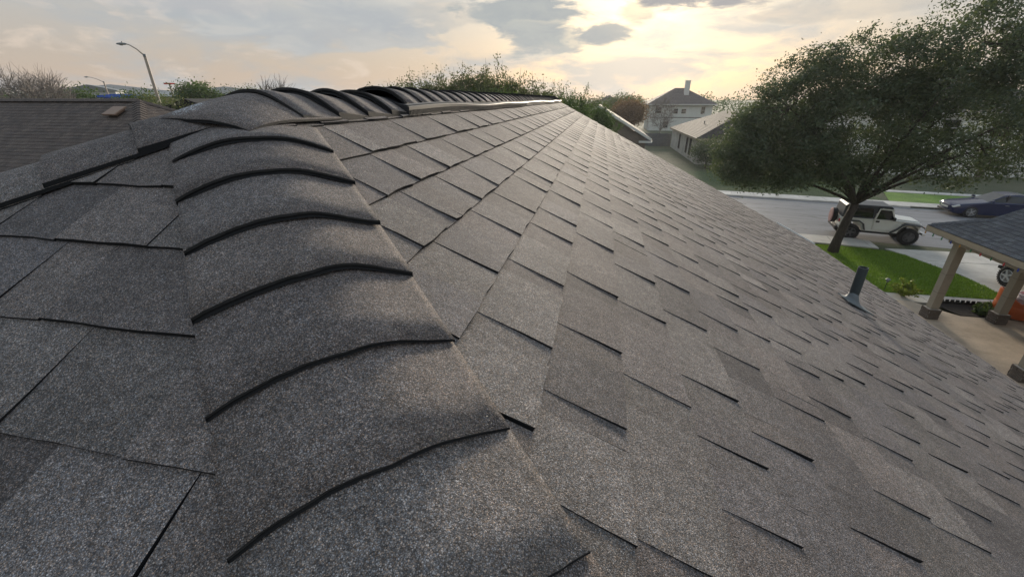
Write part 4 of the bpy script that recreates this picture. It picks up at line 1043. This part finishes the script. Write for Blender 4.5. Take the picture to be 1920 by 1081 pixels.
mb = MB(); mb.box((PX+.42, PYB, PE-.42), (PX+.72, PY-.42, PE-.152)); mb.box((PX+.722, PY-.72, PE-.42), (2*PRX-PX-.7, PY-.42, PE-.152)); mb.build('beam', 'taupe_paint', po)
for (cx, cy) in ((11.0, 14.58), (12.86, 14.58), (10.98, 11.15), (14.9, 14.58)):
    mb = MB(); mb.box((cx-.115, cy-.115, .445), (cx+.115, cy+.115, PE-.425)); co = mb.build('column', 'taupe_paint', po, bevel=.008)
    mb = MB()
    for z in (1.0, 1.62): mb.box((cx-.119, cy-.119, z), (cx+.119, cy+.119, z+.006))
    mb.build('board_joint', 'brown_trim', co)
    mb = MB(); mb.box((cx-.155, cy-.155, .10), (cx+.155, cy+.155, .44)); cb = mb.build('column_base', 'mortar', po)
    for row in range(5):
        for side in range(4):
            n = 2
            for i in range(n):
                bmx = MB(); L = .34/n; o_ = (L/2 if row % 2 else 0); u0 = -.170 + i*L + .004 + (o_*.5 if row % 2 else 0); u1 = min(u0 + L - .012, .173); zz = .104 + row*.068; pr = .170 + rng.uniform(0, .006) + (.012 if row == 4 else 0)
                T = Matrix.Translation((cx, cy, 0)) @ Matrix.Rotation(side*math.pi/2, 4, 'Z'); bmx.box((u0, -pr, zz), (u1, -.155, zz+.056), mat=T); bmx.build('brick', 'brick_face', cb)
local(po)
# string of holiday bulbs hanging from the fascia
sl_ = thing('string_lights', 'string of small coloured bulbs hanging along the porch fascia', 'string lights', (PX-.03, 12, PE-.2))
mb = MB(); pts = []; y = PY
while y > 7: pts.append((PX-.04, y, PE-.17 - .02*abs(math.sin(y*7)))); y -= .12
mb.tube(pts, .005, 4); mb.build('wire', 'black_trim', sl_); y = PY-.08; i = 0
while y > 9:
    mb = MB(); mb.lathe([(.012, 0), (.012, -.025), (.020, -.045), (.016, -.075), (.004, -.095)], (PX-.042, y, PE-.185), seg=8); mb.build('bulb', ['bulb_amber', 'bulb_green', 'bulb_green', 'bulb_blue', 'bulb_amber', 'bulb_green', 'bulb_red', 'bulb_green', 'bulb_red', 'bulb_blue'][i % 10], sl_); i += 1; y -= .36 + rng.uniform(-.05, .05)
local(sl_)
# orange tub, white bucket and red lid behind the second column
TX, TY = 13.86, 15.22
ot = thing('orange_tub', 'big rounded orange plastic tub on the porch behind the second column', 'tub', (TX, TY, .108))
mb = MB(); mb.lathe([(.44, 0), (.54, .05), (.60, .22), (.60, .40), (.575, .46), (.55, .44), (.52, .14), (.02, .12)], (0, 0, 0), seg=32); mb.build('shell', 'orange_plastic', ot, smooth='auto')
mb = MB(); n_ = 18; rows_ = []
for k in range(n_+1):
    a_ = R(60) + R(190)*k/n_; hh = .42 + .44*math.sin(math.pi*min(max(k/n_, .12), .88))
    rows_.append(mb.add([(.585*math.cos(a_), .585*math.sin(a_), .40), (.60*math.cos(a_), .60*math.sin(a_), hh), (.565*math.cos(a_), .565*math.sin(a_), hh+.01), (.545*math.cos(a_), .545*math.sin(a_), .40)]))
for p_, q_ in zip(rows_, rows_[1:]):
    for k in range(4): j = (k+1) % 4; mb.face((p_+k, p_+j, q_+j, q_+k))
mb.face([rows_[0]+k for k in range(4)]); mb.face([rows_[-1]+k for k in range(4)]); mb.build('backrest', 'orange_plastic', ot, smooth='auto')
wb = thing('white_bucket', 'white plastic bucket standing inside the orange tub', 'bucket', (TX+.10, TY-.12, .235))
mb = MB(); mb.lathe([(.25, .0), (.33, .62), (.345, .63), (.345, .67), (.32, .67), (.24, .05)], (0, 0, 0), seg=28); mb.build('shell', 'white_plastic', wb, smooth='auto')
mb = MB(); mb.lathe([(.318, .50), (.332, .52), (.325, .555), (.31, .55)], (0, 0, 0), seg=28); mb.build('rim_band', 'white_plastic', wb)
rb = MB(); rb.lathe([(.02, 0), (.12, .02), (.17, .08), (.17, .13), (.11, .19), (.02, .21)], (TX-.02, TY-.16, .235+.63), seg=20); tag(rb.build('red_ball', 'red_plastic', smooth=True), 'red plastic ball resting in the top of the white bucket', 'ball')
# small things on the lawn
pb = MB(); pb.lathe([(.02, 0), (.09, .02), (.10, .06), (.05, .10), (.01, .11)], (13.65, 18.1, .06), seg=9); tag(pb.build('white_stone', 'pebble'), 'small white stone lying on the lawn near the driveway', 'stone')
gl = thing('garden_light', 'small dark garden light beside the yellow-green plant', 'garden light', (10.95, 16.85, .05))
mb = MB(); mb.lathe([(.012, 0), (.012, .34)], (0, 0, 0), seg=8); mb.build('stake', 'black_trim', gl); mb = MB(); mb.lathe([(.04, .34), (.05, .42), (.09, .43), (.03, .48)], (0, 0, 0), seg=12); mb.build('lamp_top', 'lamp_grey', gl)

# ------------------------------------------------------------------ vehicles (x forward, y left)
def wheel(parent, x, y, r, w, rim, spokes=5, rr=.58, seg=28):
    sg = 1 if y > 0 else -1
    t = MB(); t.lathe([(r*.60, -w/2+.01), (r*.80, -w/2), (r*.94, -w/2+.012), (r, -w/2+.04), (r, w/2-.04), (r*.94, w/2-.012), (r*.80, w/2), (r*.60, w/2-.01)], (x, y, r), 'Y', seg)
    for k in range(seg):
        a_ = 2*math.pi*k/seg; T = Matrix.Translation((x, y, r)) @ Matrix.Rotation(a_, 4, 'Y'); t.box((-.02, -w/2+.015, r-.004), (.02, w/2-.015, r+.010), mat=T)
    wo = t.build('wheel', 'rubber', parent)
    q = MB(); yo = y + sg*(w/2)
    q.lathe([(r*rr+.012, yo-y-.01*sg), (r*rr, yo-y+.012*sg), (r*rr*.88, yo-y-.03*sg), (.01, yo-y-.05*sg)], (x, y, r), 'Y', 24)
    for k in range(spokes):
        a_ = 2*math.pi*k/spokes + .3; T = Matrix.Translation((x, yo, r)) @ Matrix.Rotation(a_, 4, 'Y'); q.box((-r*.085, -.018, .03), (r*.085, .012, r*rr*.93), mat=T)
    q.lathe([(r*.17, -.03), (r*.16, .02), (.02, .028)] if sg > 0 else [(r*.17, .03), (r*.16, -.02), (.02, -.028)], (x, yo, r), 'Y', 14)
    q.build('rim', rim, wo)
def offroader(name, label, loc, rz, paint, top, rim, cover, group=None, sc=1.0):
    t = thing(name, label, 'car', loc, rz, group); t.scale = (sc,)*3; W = .74; R_ = .395
    arch = lambda cx, r: [(cx + r*math.cos(math.pi*k/8), .50 + r*.92*math.sin(math.pi*k/8)) for k in range(9)]
    prof = [(-1.70, .56), (-1.72, 1.10), (.52, 1.13), (1.52, 1.07), (1.60, 1.02), (1.61, .62)] + [(1.54, .56)] + [(x, z) for x, z in arch(1.19, .46) if x < 1.53] + [(.70, .50), (-.70, .50)] + [(x, z) for x, z in arch(-1.19, .45)][0:] 
    def taper(x, y, z): k = 1 - .20*max(0, (x-.55)/1.05)*(1 if z > .9 else .55); return (x, y*k, z)
    mb = MB(); mb.prism(prof, -W, W, 0, taper); mb.build('body', paint, t, bevel=.02)
    mb = MB(); mb.prism([(.50, 1.135), (1.50, 1.075), (1.56, 1.09), (1.45, 1.125), (.50, 1.20)], -.60, .60, 0, taper); mb.build('hood', paint, t, bevel=.02)
    for s_ in (1, -1):
        fl = MB(); P_ = [(.42, .50), (.66, .70), (.80, .88), (.93, .975), (1.52, .955), (1.68, .86)]; Q_ = [(x, z+.055) for x, z in P_]; fl.prism(P_ + Q_[::-1], s_*.56, s_*.885); fl.build('front_fender', 'dark_flare', t, bevel=.012)
        fl = MB(); P_ = [(-1.66, .62), (-1.60, .84), (-1.45, .955), (-.95, .955), (-.77, .84), (-.66, .56)]; Q_ = [(-1.71, .62), (-1.64, .88), (-1.47, 1.01), (-.93, 1.01), (-.72, .87), (-.61, .56)]; fl.prism(P_ + Q_[::-1], s_*.735, s_*.885); fl.build('rear_fender', 'dark_flare', t, bevel=.012)
        d = MB(); y0, y1 = s_*.742, s_*.762
        d.prism([(-.32, .60), (-.34, 1.12), (.50, 1.13), (.50, .74), (.40, .60)], y0, y1); 
        # window frame
        for q in ([(-.34, 1.12), (-.26, 1.66), (-.20, 1.66), (-.28, 1.12)], [(-.26, 1.66), (.27, 1.64), (.275, 1.595), (-.25, 1.61)], [(.27, 1.645), (.50, 1.13), (.45, 1.13), (.235, 1.60)]): d.prism(q, y0*.985, y1*.985)
        dr = d.build('door', paint, t, bevel=.006)
        g_ = MB(); g_.prism([(-.285, 1.135), (-.225, 1.605), (.235, 1.595), (.44, 1.14)], s_*.715, s_*.735); g_.build('door_window', 'glass', dr)
        hm = MB(); hm.box((-.27, min(y1, y1+s_*.03), .98), (-.12, max(y1, y1+s_*.03), 1.07)); hm.build('handle', 'black_trim', dr, bevel=.01)
        mm = MB(); mm.box((.34, min(y1, y1+s_*.2), 1.14), (.44, max(y1, y1+s_*.2), 1.30)); mm.build('mirror', 'black_trim', dr, bevel=.02)
        g_ = MB(); g_.prism([(-1.52, 1.20), (-1.48, 1.60), (-.50, 1.62), (-.44, 1.20)], s_*.735, s_*.752); g_.build('side_window', 'glass', t)
        wheel(t, 1.19, s_*.74, R_, .25, rim); wheel(t, -1.19, s_*.74, R_, .25, rim)
        sm_ = MB(); sm_.box((-.68, min(s_*.66, s_*.76), .42), (.62, max(s_*.66, s_*.76), .50)); sm_.build('side_step', 'black_trim', t)
        hl = MB(); hl.lathe([(.095, -.03), (.095, .03), (.06, .045), (.01, .05)], (1.60, s_*.36, .90), 'X', 16); hl.build('headlight', 'lens_clear', t)
        tl = MB(); tl.box((-1.76, s_*.66-.06, .86), (-1.725, s_*.66+.06, 1.0)); tl.build('tail_light', 'red_plastic', t)
        ts = MB(); ts.box((1.66, s_*.74-.05, .87), (1.70, s_*.74+.06, .93)); ts.build('turn_signal', 'amber', t)
    ht = MB(); ht.prism([(-1.70, 1.115), (-1.64, 1.70), (-1.55, 1.765), (.20, 1.775), (.32, 1.70), (.30, 1.655), (-.27, 1.668), (-.35, 1.125)], -.73, .73, 0, lambda x, y, z: (x, y*(1 - .10*max(0, (z-1.12)/.65)), z)); ht.build('hardtop', top, t, bevel=.04)
    ws = MB(); ws.prism([(.46, 1.13), (.27, 1.66), (.315, 1.68), (.51, 1.135)], -.68, .68); wo = ws.build('windshield_frame', paint, t, bevel=.01)
    ws = MB(); ws.prism([(.485, 1.19), (.320, 1.62), (.334, 1.62), (.499, 1.19)], -.60, .60); ws.build('windshield', 'glass', wo)
    fb = MB(); fb.box((1.70, -.72, .50), (1.84, .72, .63)); fb.box((1.58, -.42, .50), (1.70, -.34, .60)); fb.box((1.58, .34, .50), (1.70, .42, .60)); fb.build('front_bumper', 'chrome' if cover else 'black_trim', t, bevel=.02)
    rb_ = MB(); rb_.box((-1.86, -.70, .46), (-1.725, .70, .60)); rb_.build('rear_bumper', 'black_trim', t, bevel=.02)
    un = MB(); un.box((-1.5, -.45, .34), (1.45, .45, .50)); un.tube([(1.19, -.7, R_), (1.19, .7, R_)], .05, 8); un.tube([(-1.19, -.7, R_), (-1.19, .7, R_)], .05, 8); un.build('chassis', 'black_trim', t)
    gr = MB()
    for i in range(7): gr.box((1.605, -.21+i*.07-.018, .74), (1.622, -.21+i*.07+.018, 1.0))
    gr.build('grille', 'black_trim', t)
    sw = MB(); sw.lathe([(.05, -.01), (.33, -.012), (.37, .02), (.375, .18), (.33, .215), (.05, .22)], (-1.96, .06, 1.02), 'X', 26); s_o = sw.build('spare_wheel', 'rubber', t)
    if cover:
        sw = MB(); sw.lathe([(.372, .0), (.372, .012), (.30, .03), (.02, .034)][::1], (-1.972, .06, 1.02), 'X', 26)
        for q in range(len(sw.v)): x_, y_, z_2 = sw.v[q]; sw.v[q] = (-1.972 - (x_ + 1.972), y_, z_2)
        sw.build('tyre_cover', cover, s_o)
    return t
offroader('parked_offroader', 'white two-door off-road car with dark hardtop parked at the near kerb', (14.28, 24.35, .006), R(-12), 'jeep_white', 'navy_top', 'rim_dark', 'tyre_cover_print', 'parked cars')
offroader('parked_offroader', 'black off-road car with white wheels parked in the driveway behind the columns', (16.55, 17.05, .05), R(92), 'black_paint', 'black_trim', 'rim_white', None, 'parked cars')

def sedan(name, label, loc, rz, paint, group):
    t = thing(name, label, 'car', loc, rz, group)
    # stations: x, half width at sill / belt, z sill, z belt, then roof height and roof half width
    ST = [(2.38, .50, .56, .34, .58, None), (2.30, .70, .74, .24, .68, None), (2.0, .80, .83, .20, .76, None), (1.4, .85, .87, .20, .86, None), (.95, .86, .885, .20, .93, None), (.78, .86, .89, .20, .96, (.97, .72)), (.05, .865, .895, .20, .98, (1.39, .60)), (-.5, .865, .895, .20, .99, (1.44, .61)), (-1.1, .865, .89, .20, 1.0, (1.40, .60)), (-1.78, .85, .87, .22, 1.02, (1.06, .62)), (-1.95, .83, .85, .24, 1.02, None), (-2.35, .74, .77, .30, .98, None), (-2.42, .60, .66, .36, .80, None)]
    body = MB(); rings = []
    for x, ws_, wb_, zs, zb, rf_ in ST:
        h = [(-ws_, zs), (-ws_-.03, zs+.12), (-wb_, (zs+zb)/2+.05), (-wb_+.02, zb-.05), (-wb_+.07, zb), (-.3, zb+.03), (.3, zb+.03), (wb_-.07, zb), (wb_-.02, zb-.05), (wb_, (zs+zb)/2+.05), (ws_+.03, zs+.12), (ws_, zs)]
        rings.append(body.add([(x, y, z) for y, z in h]))
    for a_, b_ in zip(rings, rings[1:]):
        for k in range(12): j = (k+1) % 12; body.face((a_+k, a_+j, b_+j, b_+k))
    body.face([rings[0]+k for k in range(12)]); body.face([rings[-1]+k for k in reversed(range(12))])
    bo = body.build('body', paint, t, smooth='auto')
    cab = [s for s in ST if s[5]]; rfm = MB(); gl_ = MB(); ri = []
    for x, ws_, wb_, zs, zb, (rz_, rw) in cab: ri.append((x, wb_-.07, zb-.01, rz_, rw))
    for (x0, w0, b0, z0, r0), (x1, w1, b1, z1, r1) in zip(ri, ri[1:]):
        for s_ in (1, -1):
            e0, e1 = min(z0, max(b0, z0-.07)), min(z1, max(b1, z1-.07))
            gl_.quad((x0, s_*w0, b0), (x1, s_*w1, b1), (x1, s_*(r1+.05), e1), (x0, s_*(r0+.05), e0))
            rfm.quad((x0, s_*(r0+.05), e0), (x1, s_*(r1+.05), e1), (x1, s_*r1, z1), (x0, s_*r0, z0))
        tgt = gl_ if (z0 < 1.2 or z1 < 1.2) else rfm
        tgt.quad((x0, -r0, z0), (x0, r0, z0), (x1, r1, z1), (x1, -r1, z1))
    rfm.build('roof', paint, t, smooth=False); gl_.build('windows', 'glass', t)
    for s_ in (1, -1):
        for px in (.02, -.95):
            pm_ = MB(); pm_.prism([(px, .98), (px-.07, 1.40), (px-.13, 1.40), (px-.06, .98)], s_*.70, s_*.80); pm_.build('pillar', 'black_trim', t)
        wheel(t, 1.42, s_*.80, .325, .21, 'alloy', 5, .70); wheel(t, -1.36, s_*.80, .325, .21, 'alloy', 5, .70)
        wa = MB()
        for xx in (1.42, -1.36): wa.lathe([(.39, -.012), (.39, .012)], (xx, s_*.835, .34), 'Y', 22)
        wa.build('wheel_arch', 'black_trim', t)
        hl = MB(); hl.prism([(2.34, .62), (2.05, .74), (2.0, .64), (2.32, .54)], s_*.52, s_*.835); hl.build('headlight', 'lens_clear', t, bevel=.02)
        tl = MB(); tl.prism([(-2.38, .78), (-2.1, .92), (-2.1, .80), (-2.40, .70)], s_*.5, s_*.845); tl.build('tail_light', 'red_plastic', t)
        mi_ = MB(); mi_.box((.62, s_*.98-.09, .98), (.76, s_*.98+.09, 1.09)); mi_.build('mirror', paint, t, bevel=.03)
        for px in (.15, -.85):
            hm = MB(); hm.box((px-.30, s_*.905-.012, .82), (px-.12, s_*.905+.012, .85)); hm.build('handle', 'chrome', t)
    g2 = MB(); g2.box((2.385, -.42, .46), (2.405, .42, .56)); g2.build('grille', 'chrome', t); g2 = MB(); g2.box((2.33, -.66, .24), (2.40, .66, .34)); g2.build('lower_grille', 'black_trim', t)
    return t
sedan('parked_sedan', 'dark blue sedan parked at the far kerb above the porch roof', (24.0, 30.72, .006), R(171), 'navy_paint', 'parked cars')

# ------------------------------------------------------------------ evening haze
hm = bpy.data.materials.new('haze'); hm.use_nodes = True; ht_ = hm.node_tree; ht_.nodes.clear()
hv = ht_.nodes.new('ShaderNodeVolumePrincipled'); ho = ht_.nodes.new('ShaderNodeOutputMaterial'); ht_.links.new(hv.outputs[0], ho.inputs['Volume'])
hv.inputs['Color'].default_value = (.92, .93, .95, 1); hv.inputs['Density'].default_value = .0004; hv.inputs['Anisotropy'].default_value = .35
M['haze'] = hm
hz = MB(); hz.box((-420, -120, -1), (420, 420, 13)); tag(hz.build('haze', 'haze'), 'thin evening haze over the neighbourhood', 'haze', kind='stuff')
